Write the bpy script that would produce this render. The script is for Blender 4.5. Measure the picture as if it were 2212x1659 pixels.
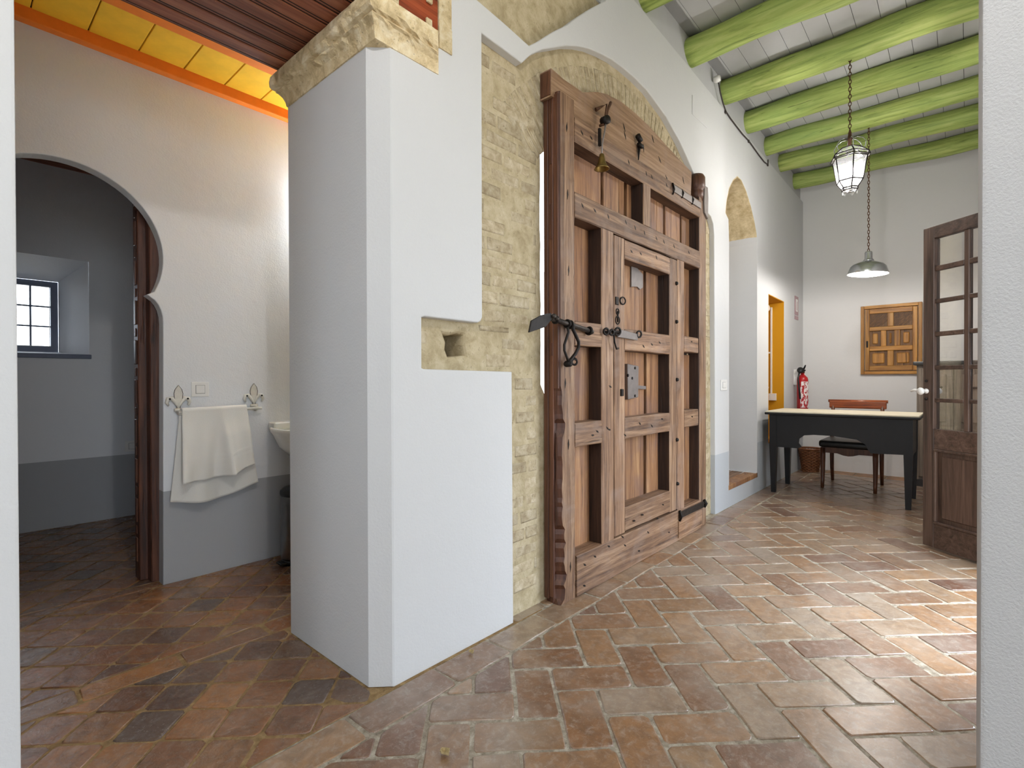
import bpy, bmesh, math, random
from mathutils import Vector, Matrix

for o in list(bpy.data.objects):
    bpy.data.objects.remove(o)
scene = bpy.context.scene
COL = scene.collection

# ------------------------------------------------------------------ camera
# world: X = along the gate wall (away to the right), Y = towards the gate wall, Z = up
FPX, YAW, PITCH, ROLL, CAMZ = 1107.08, math.radians(41.626), math.radians(-0.383), math.radians(0.154), 1.08
F = Vector((math.cos(YAW) * math.cos(PITCH), math.sin(YAW) * math.cos(PITCH), math.sin(PITCH)))
R0 = Vector((math.sin(YAW), -math.cos(YAW), 0.0))
D0 = -R0.cross(F)
RR = R0 * math.cos(ROLL) + D0 * math.sin(ROLL)
DD = -R0 * math.sin(ROLL) + D0 * math.cos(ROLL)
CAM = Vector((0, 0, CAMZ))
cam = bpy.data.cameras.new('camera')
cam.sensor_width = 36.0
cam.lens = 36.0 * FPX / 2212.0
cam.clip_start = 0.02
camo = bpy.data.objects.new('camera', cam)
COL.objects.link(camo)
m = Matrix((RR, -DD, -F)).transposed().to_4x4()
m.translation = CAM
camo.matrix_world = m
scene.camera = camo

# ------------------------------------------------------------------ world, lights, exposure
scene.view_settings.view_transform = 'Standard'
scene.view_settings.look = 'None'
scene.view_settings.gamma = 1.0
scene.view_settings.use_curve_mapping = False
scene.view_settings.exposure = 0.48
world = bpy.data.worlds.new('sky')
scene.world = world
world.use_nodes = True
bg = world.node_tree.nodes['Background']
bg.inputs[0].default_value = (0.83, 0.93, 1.05, 1)
bg.inputs[1].default_value = 6.0
sun = bpy.data.lights.new('sun', 'SUN')
sun.energy = 4.5
sun.angle = math.radians(34)
sun.color = (0.97, 0.99, 1.0)
suno = bpy.data.objects.new('sun', sun)
COL.objects.link(suno)
suno.rotation_euler = Vector((-0.35, 0.36, -1.3)).to_track_quat('-Z', 'Y').to_euler()


def portal(name, loc, direction, sx, sy):
    L = bpy.data.lights.new(name, 'AREA')
    L.shape = 'RECTANGLE'
    L.size, L.size_y = sx, sy
    L.cycles.is_portal = True
    o = bpy.data.objects.new(name, L)
    COL.objects.link(o)
    o.location = loc
    o.rotation_euler = Vector(direction).to_track_quat('-Z', 'Z').to_euler()


portal('skylight_portal', (3.21, -0.46, 1.12), (0, 1, 0), 1.44, 2.25)
portal('skylight_portal', (-0.5, -2.88, 1.25), (0, 1, 0), 1.4, 2.3)
portal('skylight_portal', (-2.58, 0.1, 1.6), (1, 0, 0), 1.0, 1.2)
portal('skylight_portal', (0.35, 5.58, 1.6), (0, -1, 0), 0.7, 0.62)


# ------------------------------------------------------------------ pixel helpers (photo is 2212 x 1659)
def ray(px, py):
    return F + RR * ((px - 1106.0) / FPX) + DD * ((py - 829.5) / FPX)


def onV(px, py, v):      # -> (u, z) on the plane Y = v
    r = ray(px, py)
    p = CAM + r * (v / r.y)
    return (p.x, p.z)


def onU(px, py, u):      # -> (v, z) on the plane X = u
    r = ray(px, py)
    p = CAM + r * (u / r.x)
    return (p.y, p.z)


def onZ(px, py, z=0.0):  # -> (u, v)
    r = ray(px, py)
    p = CAM + r * ((z - CAMZ) / r.z)
    return (p.x, p.y)


rnd = random.Random(7)


# ------------------------------------------------------------------ materials
def srgb(r, g, b):
    def c(x):
        x /= 255.0
        return x / 12.92 if x <= 0.04045 else ((x + 0.055) / 1.055) ** 2.4
    return (c(r), c(g), c(b), 1.0)


class NT:
    def __init__(s, name):
        s.m = bpy.data.materials.new(name)
        s.m.use_nodes = True
        s.t = s.m.node_tree
        s.n = s.t.nodes
        s.b = s.n['Principled BSDF']

    def add(s, typ, **kw):
        nd = s.n.new(typ)
        for k, v in kw.items():
            if k.startswith('i_'):
                nd.inputs[k[2:].replace('_', ' ')].default_value = v
            else:
                setattr(nd, k, v)
        return nd

    def link(s, a, b):
        s.t.links.new(a, b)

    def coords(s, kind='Object', scale=(1, 1, 1)):
        if kind == 'Position':
            g = s.add('ShaderNodeNewGeometry')
            out = g.outputs['Position']
        else:
            g = s.add('ShaderNodeTexCoord')
            out = g.outputs[kind]
        mp = s.add('ShaderNodeMapping')
        mp.inputs['Scale'].default_value = scale
        s.link(out, mp.inputs['Vector'])
        return mp.outputs['Vector']

    def noise(s, vec, scale, detail=4, rough=0.55, dist=0.0):
        nd = s.add('ShaderNodeTexNoise')
        nd.inputs['Scale'].default_value = scale
        nd.inputs['Detail'].default_value = detail
        nd.inputs['Roughness'].default_value = rough
        nd.inputs['Distortion'].default_value = dist
        s.link(vec, nd.inputs['Vector'])
        return nd.outputs['Fac']

    def ramp(s, fac, stops):
        nd = s.add('ShaderNodeValToRGB')
        cr = nd.color_ramp
        while len(cr.elements) < len(stops):
            cr.elements.new(0.5)
        for e, (p, c) in zip(cr.elements, stops):
            e.position = p
            e.color = c
        s.link(fac, nd.inputs['Fac'])
        return nd.outputs['Color']

    def mix(s, fac, a, b, mode='MIX'):
        nd = s.add('ShaderNodeMix', data_type='RGBA', blend_type=mode)
        for sock, val in ((nd.inputs[0], fac), (nd.inputs[6], a), (nd.inputs[7], b)):
            if hasattr(val, 'is_output'):
                s.link(val, sock)
            else:
                sock.default_value = val
        return nd.outputs[2]

    def math(s, op, a, b=0.0):
        nd = s.add('ShaderNodeMath', operation=op)
        for sock, val in ((nd.inputs[0], a), (nd.inputs[1], b)):
            if hasattr(val, 'is_output'):
                s.link(val, sock)
            else:
                sock.default_value = val
        return nd.outputs[0]

    def bump(s, h, strength=0.3, dist=0.01):
        nd = s.add('ShaderNodeBump')
        nd.inputs['Strength'].default_value = strength
        nd.inputs['Distance'].default_value = dist
        s.link(h, nd.inputs['Height'])
        if s.b.inputs['Normal'].is_linked:
            s.link(s.b.inputs['Normal'].links[0].from_socket, nd.inputs['Normal'])
        s.link(nd.outputs['Normal'], s.b.inputs['Normal'])

    def color(s, c):
        if hasattr(c, 'is_output'):
            s.link(c, s.b.inputs['Base Color'])
        else:
            s.b.inputs['Base Color'].default_value = c

    def set(s, **kw):
        for k, v in kw.items():
            s.b.inputs[k.replace('_', ' ')].default_value = v


def plaster(name, col, dado=None, dado_z=0.0, stone_above=None, bump=0.35, rough=0.85, dado_x=-50.0, fine=110):
    t = NT(name)
    p = t.coords('Position')
    n1 = t.noise(p, 2.2, 5, 0.6)
    c = t.mix(t.math('MULTIPLY', n1, 0.35), col, tuple(x * 0.86 for x in col[:3]) + (1,))
    if dado or stone_above:
        g = t.add('ShaderNodeNewGeometry')
        sp = t.add('ShaderNodeSeparateXYZ')
        t.link(g.outputs['Position'], sp.inputs[0])
        if dado:
            k = t.math('LESS_THAN', sp.outputs['Z'], dado_z)
            k = t.math('MULTIPLY', k, t.math('GREATER_THAN', sp.outputs['X'], dado_x))
            c = t.mix(k, c, dado)
        if stone_above:
            w = t.math('MULTIPLY', t.noise(p, 9, 3), 0.03)
            k = t.math('GREATER_THAN', t.math('ADD', sp.outputs['Z'], w), stone_above)
            sc = t.ramp(t.noise(p, 16, 6, 0.7), [(0.3, srgb(170, 148, 108)), (0.7, srgb(222, 205, 168))])
            c = t.mix(k, c, sc)
    t.color(c)
    t.set(Roughness=rough)
    t.b.inputs['Specular IOR Level'].default_value = 0.25
    t.bump(t.noise(p, fine, 3, 0.6), bump * 0.8, 0.004)
    t.bump(t.noise(p, 14, 4, 0.5), min(bump, 0.35) * 0.5, 0.012)
    return t.m


def wood(name, dark, mid, light, axis='Z', scale=1.0, rough=0.6, bump=0.5, weather=None, coat=0.0):
    t = NT(name)
    st = {'X': (0.05, 1, 1), 'Y': (1, 0.05, 1), 'Z': (1, 1, 0.05)}[axis]
    p = t.coords('Position', st)
    info = t.add('ShaderNodeObjectInfo')
    off = t.add('ShaderNodeVectorMath', operation='SCALE')
    off.inputs[0].default_value = (3.1, 5.7, 4.3)
    t.link(info.outputs['Random'], off.inputs['Scale'])
    ad = t.add('ShaderNodeVectorMath', operation='ADD')
    t.link(p, ad.inputs[0])
    t.link(off.outputs[0], ad.inputs[1])
    v = ad.outputs[0]
    n = t.noise(v, 22 * scale, 8, 0.65, 1.2)
    fine = t.noise(v, 120 * scale, 4, 0.7)
    k = t.math('ADD', t.math('MULTIPLY', n, 0.72), t.math('MULTIPLY', fine, 0.28))
    c = t.ramp(k, [(0.36, dark), (0.50, mid), (0.64, light)])
    if weather:
        pw = t.coords('Position', (1, 1, 1))
        w = t.noise(pw, 5.5, 4, 0.6, 0.4)
        k2 = t.ramp(w, [(0.47, (0, 0, 0, 1)), (0.70, (0.5, 0.5, 0.5, 1))])
        c = t.mix(k2, c, weather)
    # dark splits along the grain
    cr = t.noise(v, 40 * scale, 3, 0.5, 0.3)
    kk = t.ramp(cr, [(0.27, (1, 1, 1, 1)), (0.33, (0, 0, 0, 1))])
    c = t.mix(t.math('MULTIPLY', kk, 0.7), c, tuple(x * 0.25 for x in dark[:3]) + (1,))
    hv = t.add('ShaderNodeHueSaturation')
    t.link(c, hv.inputs['Color'])
    t.link(t.math('ADD', t.math('MULTIPLY', info.outputs['Random'], 0.35), 0.82), hv.inputs['Value'])
    t.color(hv.outputs[0])
    t.set(Roughness=rough)
    if coat:
        t.set(Coat_Weight=coat, Coat_Roughness=0.25)
    t.bump(k, bump, 0.006)
    t.bump(t.math('MULTIPLY', kk, -1.0), bump, 0.006)
    return t.m


def simple(name, col, rough=0.5, metal=0.0, var=0.15, scale=30, bump=0.1, **kw):
    t = NT(name)
    p = t.coords('Object')
    n = t.noise(p, scale, 4, 0.6)
    c = t.ramp(n, [(0.3, tuple(x * (1 - var) for x in col[:3]) + (1,)), (0.7, tuple(min(1, x * (1 + var)) for x in col[:3]) + (1,))])
    t.color(c)
    t.set(Roughness=rough, Metallic=metal, **kw)
    if bump:
        t.bump(n, bump, 0.003)
    return t.m


def emit(name, col, strength):
    t = NT(name)
    t.color(col)
    t.b.inputs['Emission Color'].default_value = col
    t.b.inputs['Emission Strength'].default_value = strength
    return t.m


def glassy(name, tint=(1, 1, 1, 1), refl=0.08, rough=0.02):
    t = NT(name)
    out = t.n['Material Output']
    tr = t.add('ShaderNodeBsdfTransparent')
    tr.inputs[0].default_value = tint
    gl = t.add('ShaderNodeBsdfGlossy')
    gl.inputs['Roughness'].default_value = rough
    fr = t.add('ShaderNodeFresnel')
    fr.inputs['IOR'].default_value = 1.45
    mx = t.add('ShaderNodeMixShader')
    t.link(t.math('ADD', fr.outputs[0], refl * 0.3), mx.inputs[0])
    t.link(tr.outputs[0], mx.inputs[1])
    t.link(gl.outputs[0], mx.inputs[2])
    t.link(mx.outputs[0], out.inputs['Surface'])
    return t.m


def tile_mat(name, cols, rough, dust, bump=0.6, dust_col=(0.47, 0.42, 0.36, 1), coat=0.3):
    t = NT(name)
    at = t.add('ShaderNodeAttribute', attribute_name='rnd')
    p = t.coords('Position')
    base = t.ramp(at.outputs['Fac'], [(i / (len(cols) - 1), c) for i, c in enumerate(cols)])
    n = t.noise(p, 13, 8, 0.72, 0.8)
    base = t.mix(t.ramp(n, [(0.40, (0, 0, 0, 1)), (0.66, (1, 1, 1, 1))]), base, t.mix(0.55, base, (0.085, 0.05, 0.03, 1)))
    big = t.noise(p, 3.1, 4, 0.6)
    base = t.mix(t.ramp(big, [(0.45, (0, 0, 0, 1)), (0.68, (dust * 0.6,) * 3 + (1,))]), base, dust_col)
    n2 = t.noise(p, 34, 7, 0.75, 0.5)
    base = t.mix(t.ramp(n2, [(0.49, (0, 0, 0, 1)), (0.72, (dust, dust, dust, 1))]), base, dust_col)
    n3 = t.noise(p, 140, 2, 0.6)
    base = t.mix(t.ramp(n3, [(0.66, (0, 0, 0, 1)), (0.74, (0.55, 0.55, 0.55, 1))]), base, dust_col)
    t.color(base)
    rr = t.ramp(n, [(0.3, (rough * 0.75,) * 3 + (1,)), (0.7, (min(1, rough * 1.35),) * 3 + (1,))])
    t.link(rr, t.b.inputs['Roughness'])
    t.set(Coat_Weight=coat, Coat_Roughness=0.3)
    t.bump(t.noise(p, 11, 5, 0.6, 0.4), bump * 0.8, 0.012)
    t.bump(n2, bump * 0.35, 0.004)
    return t.m


WHITE = srgb(210, 210, 210)
M = {}
M['plaster'] = plaster('white_plaster', WHITE)
M['plaster_dado'] = plaster('white_plaster_pale_dado', WHITE, srgb(186, 190, 194), 0.475, dado_x=4.0)
M['plaster_bath'] = plaster('white_plaster_grey_dado', srgb(226, 227, 229), srgb(168, 169, 171), 0.495)
M['plaster_niche'] = plaster('niche_plaster', WHITE, stone_above=2.47)
M['plaster_rough'] = plaster('rough_white_plaster', srgb(192, 191, 190), bump=0.8, fine=190)
M['plaster_bright'] = plaster('bright_white_plaster', srgb(232, 231, 230))
M['ochre'] = plaster('ochre_paint', srgb(205, 148, 30), bump=0.2)
M['gatecore'] = None
M['grey_paint'] = simple('grey_ceiling_paint', srgb(190, 190, 190), 0.8, var=0.04, scale=4)
M['gap_black'] = simple('dark_gap', (0.012, 0.010, 0.009, 1), 0.9, bump=0)


def stone(name, c1, c2, c3, sc=14, bump=0.9):
    t = NT(name)
    p = t.coords('Position')
    info = t.add('ShaderNodeObjectInfo')
    n = t.noise(p, sc, 7, 0.68, 0.4)
    c = t.ramp(n, [(0.28, c1), (0.5, c2), (0.72, c3)])
    pit = t.noise(p, 70, 3, 0.7)
    kk = t.ramp(pit, [(0.30, (1, 1, 1, 1)), (0.37, (0, 0, 0, 1))])
    c = t.mix(t.math('MULTIPLY', kk, 0.55), c, tuple(x * 0.4 for x in c1[:3]) + (1,))
    hv = t.add('ShaderNodeHueSaturation')
    t.link(c, hv.inputs['Color'])
    t.link(t.math('ADD', t.math('MULTIPLY', info.outputs['Random'], 0.22), 0.88), hv.inputs['Value'])
    t.color(hv.outputs[0])
    t.set(Roughness=0.9)
    t.b.inputs['Specular IOR Level'].default_value = 0.2
    t.bump(n, bump, 0.007)
    t.bump(t.noise(p, 160, 4, 0.7), bump * 0.5, 0.003)
    t.bump(pit, bump * 0.6, 0.004)
    return t.m


M['mortar'] = stone('ochre_lime_mortar', srgb(158, 142, 110), srgb(186, 171, 139), srgb(207, 194, 166))
M['brick'] = stone('limewashed_brick', srgb(152, 134, 105), srgb(185, 170, 141), srgb(210, 198, 174), 20, 1.0)
M['stone'] = stone('weathered_limestone', srgb(168, 146, 108), srgb(212, 192, 152), srgb(236, 226, 200), 18, 1.0)
M['grout'] = stone('floor_grout', srgb(112, 102, 88), srgb(154, 144, 128), srgb(194, 186, 172), 30, 0.7)
M['grout_wax'] = stone('waxed_brown_grout', srgb(104, 82, 56), srgb(142, 116, 80), srgb(174, 148, 108), 30, 0.7)
M['tile_hall'] = tile_mat('worn_terracotta', [srgb(98, 62, 45), srgb(146, 104, 66), srgb(160, 122, 84), srgb(118, 79, 54), srgb(150, 116, 80), srgb(150, 128, 106)], 0.40, 0.52, 0.6, coat=0.9)
M['tile_wax'] = tile_mat('waxed_dark_terracotta', [srgb(84, 58, 46), srgb(146, 94, 52), srgb(118, 76, 50), srgb(164, 110, 58), srgb(90, 72, 62)], 0.24, 0.22, 0.8)
M['tile_orange'] = tile_mat('orange_border_tile', [srgb(176, 118, 52), srgb(190, 134, 62)], 0.4, 0.3)
W_D, W_M, W_L = srgb(74, 52, 38), srgb(126, 94, 69), srgb(170, 138, 108)
GREYED = srgb(140, 120, 108)
M['gate_z'] = wood('gate_pine_upright', W_D, W_M, W_L, 'Z', 1.0, 0.62, 0.7, GREYED)
M['gate_x'] = wood('gate_pine_rail', W_D, W_M, W_L, 'X', 1.0, 0.62, 0.7, GREYED)
M['gate_board'] = wood('gate_board', srgb(80, 50, 32), srgb(140, 98, 64), srgb(176, 136, 96), 'Z', 0.8, 0.6, 0.5, srgb(120, 92, 84))
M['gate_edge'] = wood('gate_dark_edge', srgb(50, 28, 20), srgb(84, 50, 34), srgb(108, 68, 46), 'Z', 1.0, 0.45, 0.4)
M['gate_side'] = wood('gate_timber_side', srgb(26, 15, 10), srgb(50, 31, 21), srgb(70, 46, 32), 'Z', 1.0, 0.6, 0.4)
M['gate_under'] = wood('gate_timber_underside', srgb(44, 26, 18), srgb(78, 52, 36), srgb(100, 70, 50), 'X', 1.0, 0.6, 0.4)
M['gate_head'] = wood('gate_head_board', srgb(92, 68, 48), srgb(132, 102, 76), srgb(164, 134, 108), 'X', 0.6, 0.55, 0.4, srgb(146, 122, 108))
M['lintel'] = wood('red_lintel_wood', srgb(84, 34, 20), srgb(140, 62, 34), srgb(164, 82, 48), 'X', 0.7, 0.42, 0.3)
M['soffit'] = wood('dark_soffit_wood', srgb(96, 50, 34), srgb(146, 84, 58), srgb(172, 110, 80), 'X', 0.8, 0.5, 0.4)
M['carved'] = wood('carved_dark_wood', srgb(44, 22, 14), srgb(86, 48, 30), srgb(116, 70, 46), 'Z', 1.0, 0.5, 0.5)
M['orange'] = simple('orange_paint', srgb(236, 126, 34), 0.6, var=0.07, scale=12)
M['yellow'] = simple('yellow_paint', srgb(244, 190, 46), 0.6, var=0.09, scale=9)
M['iron'] = simple('wrought_iron', srgb(66, 60, 56), 0.5, 0.75, 0.35, 60, 0.3)
M['iron_dark'] = simple('black_iron', srgb(34, 29, 26), 0.55, 0.6, 0.3, 60, 0.3)
M['iron_plate'] = simple('grey_iron_plate', srgb(128, 120, 116), 0.5, 0.55, 0.12, 25, 0.15)
M['rust'] = simple('rusty_chain', srgb(92, 62, 42), 0.7, 0.4, 0.3, 60)
M['brass'] = simple('old_brass', srgb(140, 116, 66), 0.4, 0.85, 0.2, 40)
M['french'] = wood('french_door_wood', srgb(50, 36, 29), srgb(82, 62, 52), srgb(104, 82, 70), 'Z', 1.0, 0.42, 0.2)
M['french_x'] = wood('french_door_wood_rail', srgb(50, 36, 29), srgb(82, 62, 52), srgb(104, 82, 70), 'X', 1.0, 0.42, 0.2)
M['honey_z'] = wood('honey_pine', srgb(128, 80, 26), srgb(176, 122, 50), srgb(202, 150, 76), 'Z', 1.0, 0.5, 0.3)
M['honey_y'] = wood('honey_pine_rail', srgb(128, 80, 26), srgb(176, 122, 50), srgb(202, 150, 76), 'Y', 1.0, 0.5, 0.3)
M['honey_dark'] = wood('dark_honey_panel', srgb(74, 46, 20), srgb(112, 76, 36), srgb(140, 98, 52), 'Z', 1.0, 0.55, 0.3)
M['glass'] = glassy('window_glass')
M['black'] = simple('black_lacquer', srgb(13, 13, 16), 0.45, 0, 0.25, 8, 0.05)
M['cream_top'] = simple('cream_leather_top', srgb(226, 216, 192), 0.55, 0, 0.04, 20)
M['mahog'] = wood('mahogany', srgb(84, 34, 14), srgb(150, 74, 30), srgb(186, 104, 52), 'Y', 1.0, 0.3, 0.15, None, 0.4)
M['mahog_z'] = wood('mahogany_leg', srgb(52, 28, 16), srgb(96, 56, 34), srgb(124, 76, 50), 'Z', 1.0, 0.35, 0.15)
M['leather'] = simple('dark_leather', srgb(34, 33, 30), 0.4, 0, 0.2, 30, 0.2)
M['wicker'] = simple('brown_wicker', srgb(122, 74, 40), 0.6, 0, 0.3, 60, 0.3)
M['red'] = simple('red_enamel', srgb(176, 24, 30), 0.3, 0, 0.05, 10, 0)
M['white_plastic'] = simple('white_plastic', srgb(232, 230, 226), 0.4, 0, 0.03, 10, 0)
M['grey_plastic'] = simple('grey_plastic', srgb(176, 174, 172), 0.45, 0, 0.03, 10, 0)
M['line_grey'] = simple('switch_gap', srgb(140, 138, 136), 0.6, 0, 0.03, 10, 0)
M['black_plastic'] = simple('black_plastic', srgb(22, 22, 23), 0.4, 0, 0.1, 10, 0)
M['silver'] = simple('polished_aluminium', srgb(190, 192, 194), 0.25, 0.95, 0.05, 20, 0.02)
M['white_enamel'] = simple('white_enamel', srgb(245, 240, 228), 0.4, 0, 0.02, 20, 0)
M['ceramic'] = simple('white_ceramic', srgb(238, 236, 228), 0.12, 0, 0.01, 20, 0)
M['steel'] = simple('brushed_steel', srgb(120, 118, 116), 0.3, 0.9, 0.1, 20, 0.02)
M['cab'] = wood('grey_brown_cabinet', srgb(76, 66, 56), srgb(112, 100, 88), srgb(136, 122, 108), 'Z', 1.0, 0.5, 0.2)
M['cab_dark'] = simple('dark_cabinet_top', srgb(46, 44, 44), 0.4)
M['blue_frame'] = simple('blue_grey_window_paint', srgb(104, 112, 132), 0.5, var=0.05)
M['leaf_dry'] = simple('dry_leaf', srgb(176, 156, 112), 0.8, 0, 0.25, 80, 0.3)
M['sign_edge'] = simple('faded_sign_print', srgb(168, 134, 138), 0.5, 0, 0.04, 10, 0)
M['cable'] = simple('dark_cable', srgb(58, 50, 46), 0.6)


def green_mat():
    t = NT('green_painted_log')
    p = t.coords('Position', (1, 0.06, 1))
    n = t.noise(p, 30, 6, 0.65, 0.6)
    n2 = t.noise(t.coords('Position', (1, 0.4, 1)), 3.2, 3)
    c = t.ramp(n, [(0.30, srgb(116, 134, 64)), (0.5, srgb(172, 190, 100)), (0.7, srgb(202, 212, 130))])
    c2 = t.ramp(n2, [(0.4, (0, 0, 0, 1)), (0.7, (0.5, 0.5, 0.5, 1))])
    c = t.mix(c2, c, srgb(136, 170, 92))
    fine = t.noise(p, 70, 3, 0.5, 0.2)
    kk = t.ramp(fine, [(0.27, (1, 1, 1, 1)), (0.32, (0, 0, 0, 1))])
    c = t.mix(t.math('MULTIPLY', kk, 0.6), c, srgb(60, 70, 30))
    t.color(c)
    t.set(Roughness=0.62)
    t.bump(n, 0.5, 0.01)
    t.bump(t.math('MULTIPLY', kk, -1.0), 0.5, 0.006)
    return t.m


M['green'] = green_mat()


def towel_mat():
    t = NT('white_terry')
    p = t.coords('Position')
    t.color(srgb(232, 229, 222))
    t.set(Roughness=0.95, Sheen_Weight=0.3)
    t.bump(t.noise(p, 420, 2, 0.6), 0.6, 0.004)
    return t.m


M['towel'] = towel_mat()


# ------------------------------------------------------------------ geometry helpers
def tag(o, label=None, cat=None, group=None, kind=None):
    if label:
        o['label'] = label
    if cat:
        o['category'] = cat
    if group:
        o['group'] = group
    if kind:
        o['kind'] = kind
    return o


def link(o, parent=None):
    COL.objects.link(o)
    if parent is not None:
        o.parent = parent
        o.matrix_parent_inverse = parent_world(parent).inverted()
    return o


def parent_world(o):
    mw = o.matrix_basis.copy()
    p = o.parent
    if p is not None:
        return parent_world(p) @ o.matrix_parent_inverse @ mw
    return mw


def empty(name, loc, parent=None, rz=0.0):
    o = bpy.data.objects.new(name, None)
    o.empty_display_size = 0.05
    o.location = loc
    o.rotation_euler = (0, 0, rz)
    return link(o, parent)


class B:
    """collects shapes in world space and links them as one mesh object"""
    def __init__(s):
        s.bm = bmesh.new()

    def box(s, x0, x1, y0, y1, z0, z1, bevel=0.0, seg=1, rot=None):
        vs = [s.bm.verts.new(p) for p in ((x0, y0, z0), (x1, y0, z0), (x1, y1, z0), (x0, y1, z0),
                                          (x0, y0, z1), (x1, y0, z1), (x1, y1, z1), (x0, y1, z1))]
        fs = [s.bm.faces.new([vs[i] for i in q]) for q in ((0, 3, 2, 1), (4, 5, 6, 7), (0, 1, 5, 4), (1, 2, 6, 5), (2, 3, 7, 6), (3, 0, 4, 7))]
        if rot is not None:
            bmesh.ops.transform(s.bm, matrix=rot, verts=vs)
        if bevel > 0:
            es = list({e for f in fs for e in f.edges})
            bmesh.ops.bevel(s.bm, geom=es, offset=bevel, segments=seg, affect='EDGES', profile=0.6)
        return s

    def prism(s, pts, vec, bevel=0.0):
        """pts: 3d polygon, extruded by vec"""
        vec = Vector(vec)
        a = [s.bm.verts.new(p) for p in pts]
        b = [s.bm.verts.new(Vector(p) + vec) for p in pts]
        n = len(pts)
        fs = [s.bm.faces.new(a), s.bm.faces.new(b[::-1])]
        for i in range(n):
            fs.append(s.bm.faces.new((a[i], b[i], b[(i + 1) % n], a[(i + 1) % n])))
        if bevel > 0:
            es = list({e for f in fs for e in f.edges})
            bmesh.ops.bevel(s.bm, geom=es, offset=bevel, segments=1, affect='EDGES')
        return s

    def quad(s, *pts):
        s.bm.faces.new([s.bm.verts.new(p) for p in pts])
        return s

    def tube(s, pts, r, seg=8, closed=False, cap=True, flat=None):
        pts = [Vector(p) for p in pts]
        n = len(pts)
        rs = r if isinstance(r, (list, tuple)) else [r] * n
        rings = []
        up = None
        for i, p in enumerate(pts):
            if closed:
                d = (pts[(i + 1) % n] - pts[i - 1]).normalized()
            else:
                d = (pts[min(i + 1, n - 1)] - pts[max(i - 1, 0)]).normalized()
            if up is None:
                up = d.orthogonal().normalized() if flat is None else Vector(flat)
            side = d.cross(up)
            if side.length < 1e-5:
                side = d.orthogonal()
            side.normalize()
            up = side.cross(d).normalized()
            k = 0.45 if flat is not None else 1.0
            rings.append([s.bm.verts.new(p + (side * math.cos(a) + up * math.sin(a) * k) * rs[i])
                          for a in (2 * math.pi * j / seg for j in range(seg))])
        m = n if closed else n - 1
        for i in range(m):
            A, Bq = rings[i], rings[(i + 1) % n]
            for j in range(seg):
                f = s.bm.faces.new((A[j], A[(j + 1) % seg], Bq[(j + 1) % seg], Bq[j]))
                f.smooth = True
        if cap and not closed:
            s.bm.faces.new(rings[0][::-1])
            s.bm.faces.new(rings[-1])
        return s

    def lathe(s, prof, c, axis=(0, 0, 1), seg=24, smooth=True, close=True):
        """prof: (radius, height) list along axis from c"""
        ax = Vector(axis).normalized()
        q = Vector((0, 0, 1)).rotation_difference(ax).to_matrix()
        c = Vector(c)
        rings = []
        for r, h in prof:
            rings.append([s.bm.verts.new(c + q @ Vector((r * math.cos(2 * math.pi * j / seg), r * math.sin(2 * math.pi * j / seg), h))) for j in range(seg)])
        for i in range(len(rings) - 1):
            for j in range(seg):
                f = s.bm.faces.new((rings[i][j], rings[i][(j + 1) % seg], rings[i + 1][(j + 1) % seg], rings[i + 1][j]))
                f.smooth = smooth
        if close:
            s.bm.faces.new(rings[0][::-1])
            s.bm.faces.new(rings[-1])
        return s

    def ring(s, c, n, R, r, seg=16, rs=6, a0=0.0, a1=2 * math.pi):
        n = Vector(n).normalized()
        x = n.orthogonal().normalized()
        y = n.cross(x)
        full = abs(a1 - a0 - 2 * math.pi) < 1e-4
        k = seg if full else seg + 1
        pts = [Vector(c) + (x * math.cos(a0 + (a1 - a0) * i / seg) + y * math.sin(a0 + (a1 - a0) * i / seg)) * R for i in range(k)]
        return s.tube(pts, r, rs, closed=full)

    def jitter(s, amt, seed=1):
        rg = random.Random(seed)
        for v in s.bm.verts:
            v.co += Vector((rg.uniform(-amt, amt), rg.uniform(-amt, amt), rg.uniform(-amt, amt)))
        return s

    def build(s, name, mat, parent=None, origin=None, smooth=False, attr=None, mats=()):
        bmesh.ops.recalc_face_normals(s.bm, faces=s.bm.faces[:])
        if origin is None:
            if s.bm.verts:
                xs = [v.co for v in s.bm.verts]
                origin = Vector((sum(c.x for c in xs) / len(xs), sum(c.y for c in xs) / len(xs), min(c.z for c in xs)))
            else:
                origin = Vector()
        origin = Vector(origin)
        for v in s.bm.verts:
            v.co -= origin
        if smooth:
            for f in s.bm.faces:
                f.smooth = True
        me = bpy.data.meshes.new(name)
        s.bm.to_mesh(me)
        s.bm.free()
        me.materials.append(mat)
        for m2 in mats:
            me.materials.append(m2)
        if attr is not None:
            at = me.attributes.new('rnd', 'FLOAT', 'POINT')
            vals = attr if isinstance(attr, list) else [attr] * len(me.vertices)
            at.data.foreach_set('value', vals)
        o = bpy.data.objects.new(name, me)
        o.location = origin
        return link(o, parent)


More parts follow.
